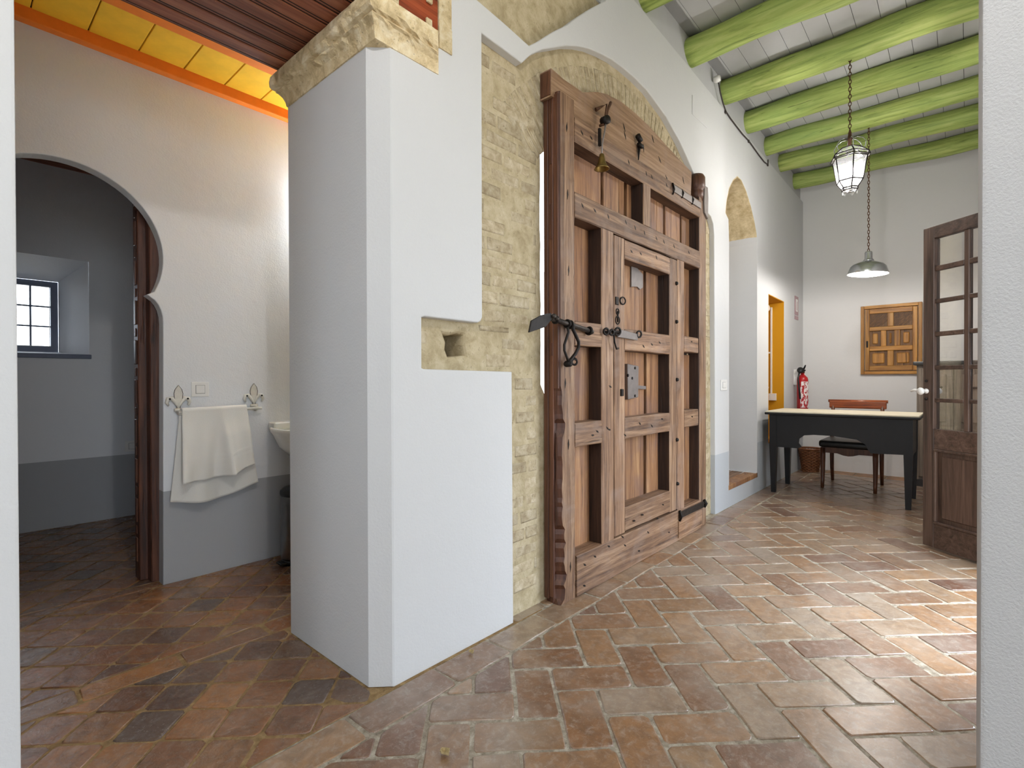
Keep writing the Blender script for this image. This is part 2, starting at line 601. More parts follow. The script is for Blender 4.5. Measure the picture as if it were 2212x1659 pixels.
def curve_slab(name, loops, plane, a0, a1, mat, parent=None, bevel=0.0):
    """filled outline with holes extruded from a0 to a1 along the plane's normal.
    plane 'V': loops are (u, z), normal Y; plane 'U': loops are (v, z), normal X; plane 'Z': loops (u, v)"""
    cu = bpy.data.curves.new(name, 'CURVE')
    cu.dimensions = '2D'
    cu.fill_mode = 'BOTH'
    th = (a1 - a0)
    cu.extrude = th / 2 - bevel
    if bevel:
        cu.bevel_depth = bevel
        cu.bevel_resolution = 2
        cu.offset = -bevel
    for lp in loops:
        sp = cu.splines.new('POLY')
        sp.points.add(len(lp) - 1)
        for q, (x, y) in zip(sp.points, lp):
            q.co = (x, y, 0, 1)
        sp.use_cyclic_u = True
    tmp = bpy.data.objects.new('tmp', cu)
    COL.objects.link(tmp)
    dg = bpy.context.evaluated_depsgraph_get()
    me = bpy.data.meshes.new_from_object(tmp.evaluated_get(dg))
    bpy.data.objects.remove(tmp)
    bpy.data.curves.remove(cu)
    mid = (a0 + a1) / 2
    for v in me.vertices:
        x, y, z = v.co
        if plane == 'V':
            v.co = (x, mid + z, y)
        elif plane == 'U':
            v.co = (mid + z, x, y)
        else:
            v.co = (x, y, mid + z)
    bm = bmesh.new()
    bm.from_mesh(me)
    bmesh.ops.remove_doubles(bm, verts=bm.verts, dist=1e-5)
    bmesh.ops.recalc_face_normals(bm, faces=bm.faces[:])
    bm.to_mesh(me)
    bm.free()
    me.name = name
    me.materials.clear()
    me.materials.append(mat)
    for p in me.polygons:
        p.use_smooth = False
    o = bpy.data.objects.new(name, me)
    return link(o, parent)


def clip(poly, inside):
    """Sutherland-Hodgman: inside = (nx, ny, c) keeps nx*x+ny*y <= c"""
    nx, ny, c = inside
    out = []
    for i in range(len(poly)):
        a, b = poly[i - 1], poly[i]
        da, db = nx * a[0] + ny * a[1] - c, nx * b[0] + ny * b[1] - c
        if (da <= 0) != (db <= 0):
            t = da / (da - db)
            out.append((a[0] + (b[0] - a[0]) * t, a[1] + (b[1] - a[1]) * t))
        if db <= 0:
            out.append(b)
    return out


def clip_rect(poly, x0, x1, y0, y1):
    for h in ((-1, 0, -x0), (1, 0, x1), (0, -1, -y0), (0, 1, y1)):
        if len(poly) < 3:
            return []
        poly = clip(poly, h)
    return poly


def area(poly):
    return 0.5 * sum(poly[i - 1][0] * poly[i][1] - poly[i][0] * poly[i - 1][1] for i in range(len(poly)))


def inset(poly, d):
    """inset of a convex ccw polygon"""
    n = len(poly)
    lines = []
    for i in range(n):
        a, b = poly[i], poly[(i + 1) % n]
        ex, ey = b[0] - a[0], b[1] - a[1]
        L = math.hypot(ex, ey)
        if L < 1e-6:
            return None
        lines.append((ex / L, ey / L, a[0] - ey / L * d, a[1] + ex / L * d))
    out = []
    for i in range(n):
        x1, y1, px, py = lines[i - 1]
        x2, y2, qx, qy = lines[i]
        den = x1 * y2 - y1 * x2
        if abs(den) < 1e-4:
            out.append((qx, qy))
            continue
        t = ((qx - px) * y2 - (qy - py) * x2) / den
        out.append((px + x1 * t, py + y1 * t))
    if area(out) <= 2e-5:
        return None
    return out


def dedupe(poly, eps=0.004):
    out = []
    for p in poly:
        if not out or math.hypot(p[0] - out[-1][0], p[1] - out[-1][1]) > eps:
            out.append(p)
    if len(out) > 2 and math.hypot(out[0][0] - out[-1][0], out[0][1] - out[-1][1]) < eps:
        out.pop()
    return out

# ================================================================== THE SETTING
VW = 1.515      # plaster face of the gate wall
VC = 1.555      # brick face of the gate wall
VB = 2.17       # back of the gate wall

# ---------------------------------------------------------------- floor
floor = B().box(-2.4, 7.3, -2.7, 5.3, -0.12, -0.0026).build('floor', M['grout'])
tag(floor, 'old terracotta tile floor running from hall into washroom', 'floor', kind='structure')

B().box(-0.6, 1.9, 1.499, 5.1, -0.06, -0.0022).build('grout_bed', M['grout_wax'], floor)
tiles = []          # (polygon, material key, random)


def add_tile(poly, zone, key, joint=0.0048, wob=0.0022):
    poly = clip_rect(poly, *zone)
    if len(poly) < 3:
        return
    if area(poly) < 0:
        poly = poly[::-1]
    poly = dedupe(poly)
    if len(poly) < 3 or area(poly) < 0.0012:
        return
    poly = inset(poly, joint)
    if not poly:
        return
    poly = [(x + rnd.uniform(-wob, wob), y + rnd.uniform(-wob, wob)) for x, y in poly]
    tiles.append((poly, key, rnd.random()))


S2 = math.sqrt(0.5)


def rot_rect(a0, a1, b0, b1, ox, oy):
    # a along (1,-1)/sqrt2, b along (1,1)/sqrt2
    def P(a, b):
        return (ox + (a + b) * S2, oy + (b - a) * S2)
    return [P(a0, b0), P(a1, b0), P(a1, b1), P(a0, b1)]


UNIT = 0.1425
zoneA = (-1.6, 6.86, -0.2, 1.352)
for i in range(-60, 61):
    for j in range(-40, 41):
        a, b = i + 2 * j, -i + 2 * j
        cu_, cv_ = 1.023 + (a + 1 + b + .5) * UNIT * S2, 1.273 + (b + .5 - a - 1) * UNIT * S2
        if not (-2 < cu_ < 7.3 and -0.6 < cv_ < 1.8):
            continue
        for (x0, x1, y0, y1) in ((a, a + 2, b, b + 1), (a + 2, a + 3, b, b + 2)):
            poly = rot_rect(x0 * UNIT, x1 * UNIT, y0 * UNIT, y1 * UNIT, 1.023, 1.273)
            add_tile(poly, zoneA, 'tile_hall')


def strip(u0, u1, v0, v1, L, key, start=0.0, wob=0.003, vary=0.25):
    u = u0 + start
    while u < u1:
        l = L * rnd.uniform(1 - vary, 1 + vary)
        add_tile([(u, v0), (u + l, v0), (u + l, v1), (u, v1)], (u0, u1, v0, v1), key, 0.0045, wob)
        u += l


strip(0.118, 4.16, 1.352, 1.497, 0.30, 'tile_hall', -0.26, 0.004)
strip(4.16, 6.86, 1.352, 1.512, 0.30, 'tile_hall')
strip(1.72, 3.98, 1.499, 1.60, 0.24, 'tile_hall')
strip(6.862, 7.098, -0.2, 1.5, 0.30, 'tile_orange') if False else None
v = -0.2
while v < 1.5:
    add_tile([(6.864, v), (7.098, v), (7.098, v + 0.29), (6.864, v + 0.29)], (6.86, 7.1, -0.2, 1.512), 'tile_orange')
    v += 0.29


def grid(zone, g, ou, ov, key):
    for i in range(-40, 41):
        for j in range(-40, 41):
            sh = 0.0
            cu_, cv_ = ou + (i + j) * g * S2, ov + (j - i) * g * S2
            if zone[0] - .3 < cu_ < zone[1] + .3 and zone[2] - .3 < cv_ < zone[3] + .3:
                add_tile(rot_rect(i * g, (i + 1) * g, j * g, (j + 1) * g, ou, ov), zone, key, 0.003, 0.003)


grid((0.118, 1.005, 1.50, 2.222), 0.1475, 0.753, 1.502, 'tile_wax')
strip(-0.38, 1.89, 2.224, 2.345, 0.30, 'tile_wax', 0.79 - 0.3 - 0.3 + 0.0)
grid((-0.38, 1.89, 2.347, 3.185), 0.1475, 0.753, 1.502 + 0.42, 'tile_wax')
grid((0.0, 0.80, 3.187, 3.268), 0.1475, 0.753, 1.502 + 0.42, 'tile_wax')
grid((-0.58, 1.58, 3.27, 5.04), 0.1475, 0.753, 1.502 + 0.42, 'tile_wax')


def tile_geo(bm, poly, ztop, tilt):
    c = (sum(q[0] for q in poly) / len(poly), sum(q[1] for q in poly) / len(poly))
    # worn outline: nibbled corners, wavering edges
    pts = []
    n0 = len(poly)
    for i in range(n0):
        a, b_ = poly[i], poly[(i + 1) % n0]
        L = math.hypot(b_[0] - a[0], b_[1] - a[1])
        k = 0.012 * rnd.uniform(0.3, 1.4) / max(L, .05)
        k2 = 0.012 * rnd.uniform(0.3, 1.4) / max(L, .05)
        for t in ((k, 0.5, 1 - k2) if L > 0.2 else (k, 1 - k2)):
            w = rnd.uniform(-.0016, .0022) if t == 0.5 else 0.0
            nx, ny = (b_[1] - a[1]) / max(L, 1e-4), -(b_[0] - a[0]) / max(L, 1e-4)
            pts.append((a[0] + (b_[0] - a[0]) * t + nx * w, a[1] + (b_[1] - a[1]) * t + ny * w))
    n = len(pts)

    def shrink(q, d):
        L = math.hypot(q[0] - c[0], q[1] - c[1])
        f = max(0.2, 1 - d / max(L, 1e-4))
        return (c[0] + (q[0] - c[0]) * f, c[1] + (q[1] - c[1]) * f)
    lo = [bm.verts.new((x, y, -0.02)) for x, y in pts]
    mi = [bm.verts.new((x, y, ztop - 0.0032 + tilt[0] * (x - c[0]) + tilt[1] * (y - c[1]))) for x, y in pts]
    hi = [bm.verts.new((x, y, ztop + tilt[0] * (x - c[0]) + tilt[1] * (y - c[1]))) for x, y in (shrink(q, .006) for q in pts)]
    for i in range(n):
        k = (i + 1) % n
        bm.faces.new((lo[i], lo[k], mi[k], mi[i]))
        f = bm.faces.new((mi[i], mi[k], hi[k], hi[i]))
        f.smooth = True
    bm.faces.new(hi)
    return 3 * n


def in_view(poly):
    c = Vector((sum(p[0] for p in poly) / len(poly), sum(p[1] for p in poly) / len(poly), 0.0)) - CAM
    d = c.dot(F)
    if d < 0.3:
        return None
    x = 1106 + FPX * c.dot(RR) / d
    y = 829.5 + FPX * c.dot(DD) / d
    if -30 < x < 2200 and y < 1760:
        cc = c + CAM
        if cc.y > 2.2 and cc.x > 1.05 + (cc.y - 2.2) * 0.47:
            return None
        return d
    return None


ranked = []
rest = []
for t in tiles:
    d = in_view(t[0])
    if d is None:
        rest.append(t)
    else:
        ranked.append((abs(area(t[0])) / d ** 3, t))
ranked.sort(key=lambda q: -q[0])
rest += [t for _, t in ranked[290:]]
for _, (poly, key, rv) in ranked[:290]:
    b = B()
    tile_geo(b.bm, poly, rnd.uniform(-0.0018, 0.0018), (rnd.uniform(-.008, .008), rnd.uniform(-.008, .008)))
    b.build('floor_tile', M[key], floor, attr=rv)
for key, nm in (('tile_hall', 'far_floor_tiles'), ('tile_wax', 'dark_floor_tiles'), ('tile_orange', 'orange_border_tiles')):
    b = B()
    vals = []
    for poly, k, rv in rest:
        if k == key:
            n = tile_geo(b.bm, poly, rnd.uniform(-0.0018, 0.0018), (rnd.uniform(-.008, .008), rnd.uniform(-.008, .008)))
            vals += [rv] * n
    if vals:
        tag(b.build(nm, M[key], floor, origin=(0, 0, 0), attr=vals), kind='stuff')

# ---------------------------------------------------------------- gate wall (wall_north)
def arc(cx, cz, r, a0, a1, n):
    return [(cx + r * math.cos(math.radians(a0 + (a1 - a0) * i / n)), cz + r * math.sin(math.radians(a0 + (a1 - a0) * i / n))) for i in range(n + 1)]


rg = random.Random(3)
ragged = []
for k in range(26):
    z = 2.42 - k * 0.097
    u = 1.973 if 0.97 < z < 2.29 else 2.04
    ragged.append((u + rg.uniform(-.004, .004), max(z, 0.0)))
door_hole = ragged + [(3.74, 0.0), (3.74, 2.36), (3.5, 2.5), (3.2, 2.6), (2.85, 2.64), (2.5, 2.6), (2.2, 2.52)]
door_hole = [p if p[1] > 0.001 else (p[0], -0.05) for p in door_hole]
wall_outline = [(1.19, -0.05), (1.97, -0.05)] if False else None
put_hole = [(1.347, 1.265), (1.375, 1.262), (1.42, 1.272), (1.456, 1.268), (1.450, 1.228), (1.462, 1.186), (1.42, 1.180), (1.372, 1.176), (1.358, 1.205), (1.362, 1.235)]
# niche outline (inner), clockwise from lower left
niche = [(4.485, 0.165), (4.485, 2.28), (4.470, 2.44), (4.405, 2.475), (4.425, 2.57), (4.49, 2.70), (4.59, 2.80), (4.70, 2.865), (4.80, 2.86), (4.93, 2.80), (5.06, 2.70), (5.17, 2.58), (5.235, 2.48), (5.262, 2.40), (5.262, 0.185)]
niche_o = [(4.36, 0.02), (4.36, 2.93), (5.38, 2.93), (5.38, 0.02)]
yrec = [(5.645, 0.44), (5.645, 1.947), (6.222, 1.936), (6.222, 0.44)]
yrec_o = [(5.52, 0.30), (5.52, 2.07), (6.34, 2.07), (6.34, 0.30)]

gate_notch = [(1.19, 0.0)] + []
core_out = [(1.19, -0.05), (1.19, 3.85), (7.12, 3.85), (7.12, -0.05), (3.74, -0.05)] + [(3.74, 2.36), (3.5, 2.5), (3.2, 2.6), (2.85, 2.64), (2.5, 2.6), (2.2, 2.52)] + ragged[:-1] + [(2.04, -0.05)]
wall_n = curve_slab('wall_north', [core_out, put_hole, niche_o, yrec_o], 'V', VC, VB, M['mortar'], None, 0.022)
tag(wall_n, 'thick gate wall of limewashed brick under white plaster', 'wall', kind='structure')
B().box(1.30, 1.50, VC + 0.17, VC + 0.20, 1.12, 1.32).build('socket_back', M['mortar'], wall_n)

skin = [(1.068, -0.01), (1.068, 2.25), (1.286, 2.262), (1.288, 2.358), (1.349, 2.378), (1.349, 3.42), (2.9, 3.385), (4.4, 3.33), (5.4, 3.305), (7.1, 3.262), (7.1, -0.01),
        (4.172, -0.01), (4.160, 1.2), (4.145, 2.24), (4.125, 2.325), (4.075, 2.372), (4.0, 2.385), (3.93, 2.43), (3.83, 2.54), (3.689, 2.642), (3.487, 2.758), (3.265, 2.851), (2.999, 2.909),
        (2.85, 2.918), (2.707, 2.916), (2.57, 2.905), (2.451, 2.882), (2.33, 2.852), (2.226, 2.814), (2.12, 2.765), (2.026, 2.710), (1.93, 2.655), (1.847, 2.592), (1.781, 2.523), (1.523, 2.528), (1.521, 1.345), (1.512, 1.328), (1.495, 1.320), (1.215, 1.320), (1.196, 1.313), (1.190, 1.297),
        (1.190, 1.146), (1.196, 1.130), (1.212, 1.124), (1.706, 1.119), (1.712, -0.01)]
spandrel = [(1.44, 2.655), (1.657, 2.642), (1.831, 2.626), (1.90, 2.68), (2.027, 2.793), (2.13, 2.875), (2.227, 2.967), (2.36, 3.085), (2.501, 3.201), (2.52, 3.27), (1.44, 3.27)]
def grow(lp, d=0.005):
    cx_ = sum(q[0] for q in lp) / len(lp)
    cz_ = sum(q[1] for q in lp) / len(lp)
    return [(x + (d if x > cx_ else -d), z + (d if z > cz_ else -d)) for x, z in lp]


pl = curve_slab('plaster', [skin, spandrel, grow(niche), grow(yrec)], 'V', VW, VC + 0.03, M['plaster_dado'], wall_n, 0.006)
# pier at the end of the wall with its chamfered corner
B().prism([(1.008, 1.576, 0), (1.0665, 1.5165, 0), (1.20, 1.5165, 0), (1.20, VB, 0), (1.008, VB, 0)], (0, 0, 2.27)).build('pier', M['plaster'], wall_n)
B().box(1.10, 1.30, VC - .01, VB, 2.26, 3.85).build('upper_wall', M['mortar'], wall_n)
# stone strip beside the lintel
b = B()
for k in range(14):
    z0 = 2.372 + k * 0.075
    b.box(1.288, 1.349 + rg.uniform(-.002, .004), 1.508 + rg.uniform(0, .004), 1.60, z0 - (0.018 if k == 0 else 0), z0 + 0.075)
b.build('stone_edge', M['stone'], wall_n)

# capital: moulding swept round the pier
prof = [(-0.01, 2.247), (0.003, 2.249), (0.006, 2.266), (0.014, 2.286), (0.027, 2.301), (0.036, 2.307), (0.034, 2.313), (0.046, 2.318), (0.053, 2.330), (0.054, 2.350), (0.052, 2.372), (0.040, 2.381), (-0.01, 2.383)]
b = B()
rows = []
for (o, z) in prof:
    pts = []
    ue = 1.286 - 0.85 * o
    L1 = [(ue - t * (ue - 1.006 + o), VW - o) for t in [i / 14 for i in range(14)]]
    c1 = (1.006 - o, VW - o)
    L2 = [(1.006 - o, VW - o + t * (VB - VW + 2 * o)) for t in [i / 26 for i in range(1, 26)]]
    c2 = (1.006 - o, VB + o)
    pts = L1 + [c1] + L2 + [c2, (1.25, VB + o)]
    row = []
    for i, (x, y) in enumerate(pts):
        jx = rg.uniform(-.0035, .0035) if o > 0.02 else rg.uniform(-.001, .001)
        row.append(b.bm.verts.new((x + jx, y + (jx if i not in (0,) else 0), z + jx)))
    rows.append(row)
for i in range(len(rows) - 1):
    for j in range(len(rows[0]) - 1):
        b.bm.faces.new((rows[i][j], rows[i][j + 1], rows[i + 1][j + 1], rows[i + 1][j]))
b.bm.faces.new([r[0] for r in rows])
b.bm.faces.new(rows[0])
b.bm.faces.new(rows[-1])
tag(b.build('stone_capital', M['stone'], wall_n), 'eroded limestone moulding at the head of the pier')
# lintel: red board face, dark plank soffit
lin = B().box(0.0, 1.30, 1.535, 2.166, 2.396, 2.80).build('lintel', M['soffit'], wall_n)
B().box(0.0, 1.287, 1.516, 1.537, 2.392, 3.0, 0.003).build('lintel_face', M['lintel'], lin)
for (px, py) in ((853, 0), (927, -4), (926, 52)):
    u, z = onV(px, py, 1.51)
    B().box(u - .014, u + .014, 1.503, 1.514, z - .019, z + .019, 0.003).build('peg', M['stone'], lin)
nb = 8
for k in range(nb):
    v0 = 1.515 + k * (2.172 - 1.515) / nb
    w = (2.172 - 1.515) / nb
    B().box(0.02, 1.24, v0 + 0.004, v0 + w - 0.004, 2.385, 2.398, 0.003).build('soffit_board', M['soffit'], lin)
    B().box(0.02, 1.24, v0 + w - .020, v0 + w - .0155, 2.3845, 2.386).build('bead_groove', M['gap_black'], lin)
    B().box(0.02, 1.24, v0 + w - .0045, v0 + w + .0045, 2.390, 2.3962).build('joint', M['gap_black'], lin)

# exposed bricks ---------------------------------------------------------------
def brick_poly(poly, proud, vback=VC + 0.01):
    """poly (u,z) ccw"""
    if area(poly) < 0:
        poly = poly[::-1]
    poly = dedupe(poly, 0.008)
    if len(poly) < 3 or area(poly) < 0.0006:
        return
    poly = [(x + rg.uniform(-.003, .003), z + rg.uniform(-.003, .003)) for x, z in poly]
    t = inset(poly, 0.009)
    if not t:
        return
    b = B()
    n = len(poly)
    vb = [b.bm.verts.new((x, vback, z)) for x, z in poly]
    vm = [b.bm.verts.new((x, VC - proud + .003, z)) for x, z in poly]
    vf = [b.bm.verts.new((x, VC - proud, z)) for x, z in t]
    for i in range(n):
        k = (i + 1) % n
        b.bm.faces.new((vb[i], vb[k], vm[k], vm[i]))
        f = b.bm.faces.new((vm[i], vm[k], vf[k], vf[i]))
        f.smooth = True
    b.bm.faces.new(vf)
    b.build('brick', M['brick'], wall_n)


def courses(u0, u1, z0, z1, h=0.078, L=0.19, hole=None, skip=0.24, phase=0):
    z = z0
    r = phase
    while z < z1:
        u = u0 - (L * 0.5 if r % 2 else 0.0) - rg.uniform(0, .03)
        while u < u1:
            l = L * rg.uniform(0.75, 1.15)
            if rg.random() > skip:
                p = clip_rect([(u + .008, z + .012), (u + l - .008, z + .012), (u + l - .008, z + h - .012), (u + .008, z + h - .012)], u0 + .004, u1, z0, z1)
                if len(p) >= 3:
                    mx = sum(q[0] for q in p) / len(p)
                    mz = sum(q[1] for q in p) / len(p)
                    if not (hole and hole[0] - l / 2 < mx < hole[1] + l / 2 and hole[2] < mz + h / 2 and mz - h / 2 < hole[3]):
                        brick_poly(p, rg.uniform(0.0008, 0.004))
            u += l
        z += h
        r += 1


courses(1.716, 1.925, 0.01, 1.115, phase=0)
courses(1.198, 1.925, 1.128, 1.318, hole=(1.33, 1.475, 1.165, 1.285))
courses(1.528, 1.925, 1.325, 2.52, phase=1)
courses(3.86, 4.15, 0.02, 2.34, h=0.082, L=0.14)
# voussoirs between the door head and the plaster arch
ac = (2.86, 1.35)
for k in range(52):
    a = math.radians(141 - k * 1.93)
    a2 = a - math.radians(1.55)
    r0, r1 = 1.22, 1.52
    if a2 < math.radians(44):
        break
    p = [(ac[0] + r * math.cos(t), ac[1] + r * math.sin(t)) for r, t in ((r0, a), (r0, a2), (r1, a2), (r1, a))]
    brick_poly(p, rg.uniform(0.001, 0.005))
courses(1.45, 2.50, 2.66, 3.26, skip=0.35) if False else None

# niche and yellow recess linings
curve_slab('niche_lining', [niche_o, niche], 'V', VW + 0.0008, 2.0, M['plaster_niche'], wall_n)
B().box(4.36, 5.38, 1.96, 2.02, 0.0, 2.93).build('niche_back', M['plaster_niche'], wall_n)
for k in range(4):
    B().box(4.47, 5.27, 1.512 + k * .115, 1.512 + k * .115 + .112, 0.14, 0.184, 0.004).build('niche_sill_board', M['gate_x'] if k else M['gate_board'], wall_n)
curve_slab('recess_lining', [yrec_o, yrec], 'V', VW + 0.0008, 1.93, M['ochre'], wall_n)
B().box(5.52, 6.34, 1.90, 1.95, 0.30, 2.07).build('recess_back', M['ochre'], wall_n)

# grey painted band where the beams enter the wall
B().box(1.35, 7.1, 1.546, 1.556, 3.20, 3.85).build('painted_band', M['grey_paint'], wall_n)

# left part of the gate wall and its plaster end
wl = B().box(-2.4, 0.117, VW, VB, -0.01, 3.85, 0.006, 2).build('wall_northwest', M['plaster'])
tag(wl, 'white plastered wall end left of the passage', 'wall', kind='structure')

# far wall, exterior wall, right-hand pier, walls behind the camera
we = B().box(7.1, 7.4, -0.7, 2.2, -0.01, 3.85).build('wall_east', M['plaster_bright'])
tag(we, 'plain white end wall behind the writing desk', 'wall', kind='structure')
ext_out = [(1.5, -0.01), (1.5, 3.85), (7.2, 3.85), (7.2, -0.01), (3.93, -0.01), (3.93, 2.22), (2.50, 2.22), (2.50, -0.01)]
ws = curve_slab('wall_south', [ext_out], 'V', -0.46, -0.21, M['plaster'], None, 0.006)
tag(ws, 'white outer wall with the open garden doorway', 'wall', kind='structure')
dj = onZ(2119.5, 829, CAMZ - 0.001)
u_p = 1.30
r_ = ray(2119, 829)
v_p = u_p * r_.y / r_.x
wp = B().box(u_p, 1.75, -0.80, v_p, -0.01, 3.85, 0.006, 2).build('wall_southwest', M['plaster_rough'])
tag(wp, 'grey white rough plastered pier beside the garden doorway', 'wall', kind='structure')
wr_out = [(-2.4, -0.01), (-2.4, 3.85), (1.6, 3.85), (1.6, -0.01), (0.2, -0.01), (0.2, 2.4), (-1.2, 2.4), (-1.2, -0.01)]  # gap in this wall is added to let sky light fill the near room
wr = curve_slab('wall_behind_south', [wr_out], 'V', -2.9, -2.6, M['plaster'])
tag(wr, 'white wall with wide opening added for fill light behind the viewer', 'wall', kind='structure')
tag(B().box(-2.0, 1.4, -4.6, -2.9, 2.75, 2.85).build('sun_block_slab', M['grey_paint']), 'unseen slab added outside the near opening to block sun', 'sun blocker', kind='structure')  # unseen slab, added to keep direct sun out of the opening behind the viewer
wb_out = [(-2.9, -0.01), (-2.9, 3.85), (1.6, 3.85), (1.6, -0.01)]
wb = curve_slab('wall_west', [wb_out, [(-0.4, 1.0), (-0.4, 2.2), (0.6, 2.2), (0.6, 1.0)]], 'U', -2.6, -2.3, M['plaster'])  # unseen window hole, added to brighten the pier's left face
tag(wb, 'white wall with an opening added to light the pier at near end of hall', 'wall', kind='structure')
wq = B().box(1.45, 1.75, -2.9, -0.79, -0.01, 3.85).build('wall_behind_east', M['plaster'])
tag(wq, 'white side wall behind the pier', 'wall', kind='structure')

# ---------------------------------------------------------------- hall ceiling with planks and green logs
def plank_z(u):
    return 3.615 - 0.031 * (u - 3.7)


UX0 = 1.74       # the hall over the garden doorway ends at the outer wall; the near room goes further back
ceil = B()
for (a0, a1, vv0) in ((-2.5, UX0, -2.9), (UX0, 7.3, -0.46)):
    ceil.prism([(a0, vv0, plank_z(a0) + .03), (a1, vv0, plank_z(a1) + .03), (a1, vv0, plank_z(a1) + .2), (a0, vv0, plank_z(a0) + .2)], (0, 1.57 - vv0, 0))
ceil = ceil.build('ceiling', M['gap_black'])
tag(ceil, 'grey painted plank ceiling carried on green log beams', 'ceiling', kind='structure')
k = -21
while True:
    v0 = 0.457 + 0.1425 * k
    if v0 > 1.47:
        break
    v1 = min(v0 + 0.1395, 1.56)
    ue_ = 7.12 if v0 > -0.45 else UX0
    b = B()
    b.prism([(-2.45, v0, plank_z(-2.45)), (ue_, v0, plank_z(ue_)), (ue_, v0, plank_z(ue_) + .032), (-2.45, v0, plank_z(-2.45) + .032)], (0, v1 - v0, 0))
    b.build('ceiling_plank', M['grey_paint'], ceil)
    k += 1
B().prism([(-2.45, 1.4685, plank_z(-2.45)), (7.12, 1.4685, plank_z(7.12)), (7.12, 1.4685, plank_z(7.12) + .032), (-2.45, 1.4685, plank_z(-2.45) + .032)], (0, 0.09, 0)).build('ceiling_plank', M['grey_paint'], ceil)

LOGS = [(0.3, .10), (0.98, .10), (1.6, .10), (2.37, .10), (3.02, .10), (3.745, .105), (4.44, .098), (5.045, .098), (5.67, .09), (6.20, .088), (6.82, .085)]


def log(u, r, seed):
    q = random.Random(seed)
    b = B()
    n = 26
    seg = 20
    rings = []
    lob = [(q.uniform(0, 6.28), q.uniform(.0, .045)) for _ in range(3)]
    zc = plank_z(u) - r * 0.93
    for i in range(n + 1):
        v = 1.575 - i * ((4.4 if u < 1.65 else 1.9) / n)
        du, dz = 0.010 * math.sin(i * 0.55 + seed), 0.008 * math.sin(i * 0.4 + seed * 2)
        rr = r * (1 - 0.03 * math.sin(i * .3 + seed))
        ring_ = []
        for j in range(seg):
            a = 2 * math.pi * j / seg
            k = 1 + sum(m_ * math.cos((w + 2) * a + ph + i * 0.06) for w, (ph, m_) in enumerate(lob)) + q.uniform(-.008, .008)
            ring_.append(b.bm.verts.new((u + du + rr * k * math.cos(a), v, zc + dz + rr * k * math.sin(a))))
        rings.append(ring_)
    for i in range(n):
        for j in range(seg):
            f = b.bm.faces.new((rings[i][j], rings[i][(j + 1) % seg], rings[i + 1][(j + 1) % seg], rings[i + 1][j]))
            f.smooth = True
    b.bm.faces.new(rings[0])
    b.bm.faces.new(rings[-1])
    tag(b.build('log_beam', M['green'], ceil), 'rough green painted log')
    return zc


LOGZ = {}
for i, (u, r) in enumerate(LOGS):
    LOGZ[i] = log(u, r, i + 1) - r

# ---------------------------------------------------------------- passage ceiling: orange battens, yellow boards
pc = B().box(-0.5, 2.1, 2.213, 3.40, 2.775, 2.95).build('ceiling_passage', M['gap_black'])
tag(pc, 'yellow board ceiling between orange beams over the passage', 'ceiling', kind='structure')
u = 0.294 - 0.2 * 4
while u < 1.9:
    B().box(u + .0022, u + .1978, 2.785, 3.150, 2.757, 2.78, 0.002).build('ceiling_board', M['yellow'], pc)
    u += 0.2006
u = 0.294 - 0.2 * 4
while u < 1.9:
    B().box(u + .0022, u + .1978, 2.23, 2.67, 2.757, 2.78, 0.002).build('ceiling_board', M['yellow'], pc)
    u += 0.2006
B().box(-0.5, 1.95, 3.146, 3.20, 2.700, 2.762, 0.006, 2).build('orange_beam', M['orange'], pc)
B().box(-0.5, 1.95, 2.66, 2.79, 2.718, 2.768, 0.006, 2).build('orange_beam', M['orange'], pc)

# ---------------------------------------------------------------- arch wall and washroom
cxa, cza, ra = 0.40, 1.727, 0.407
right = arc(cxa, cza, ra, 90, -30, 26)
low = [(0.752, 1.520), (0.768, 1.508), (0.783, 1.488), (0.795, 1.460), (0.803, 1.425), (0.805, 1.39), (0.800, 0.5), (0.797, -0.01)]
rs_ = right[:-1] + [(0.735, 1.533)] + low
left = [(2 * cxa - x, z) for x, z in rs_[1:]][::-1]
arch_open = left + rs_
AW0, AW1 = 3.19, 3.27
aw_out = [(-0.6, -0.01), (-0.6, 2.80), (2.0, 2.80), (2.0, -0.01)] + rs_[::-1] + left[::-1]
aw = curve_slab('wall_arch', [aw_out], 'V', AW0, AW1, M['plaster_bath'], None, 0.005)
tag(aw, 'white partition wall with grey dado and horseshoe arch', 'wall', kind='structure')
# passage side walls
tag(B().box(1.90, 1.965, 2.17, 3.20, -0.01, 2.8).build('wall_passage_east', M['plaster_bath']), 'white side wall beside the washbasin', 'wall', kind='structure')
tag(B().box(-0.6, -0.4, 2.17, 3.20, -0.01, 2.8).build('wall_passage_west', M['plaster_bath']), 'white side wall of the passage', 'wall', kind='structure')
# washroom shell with window recess
win_hole = [(-0.02, 1.285), (-0.02, 2.002), (0.790, 2.002), (0.788, 1.285)]
bw_out = [(-0.8, -0.01), (-0.8, 2.9), (1.8, 2.9), (1.8, -0.01)]
bw = curve_slab('wall_washroom_north', [bw_out, win_hole], 'V', 5.05, 5.09, M['plaster_bath'])
tag(bw, 'dim washroom back wall with deep window recess', 'wall', kind='structure')
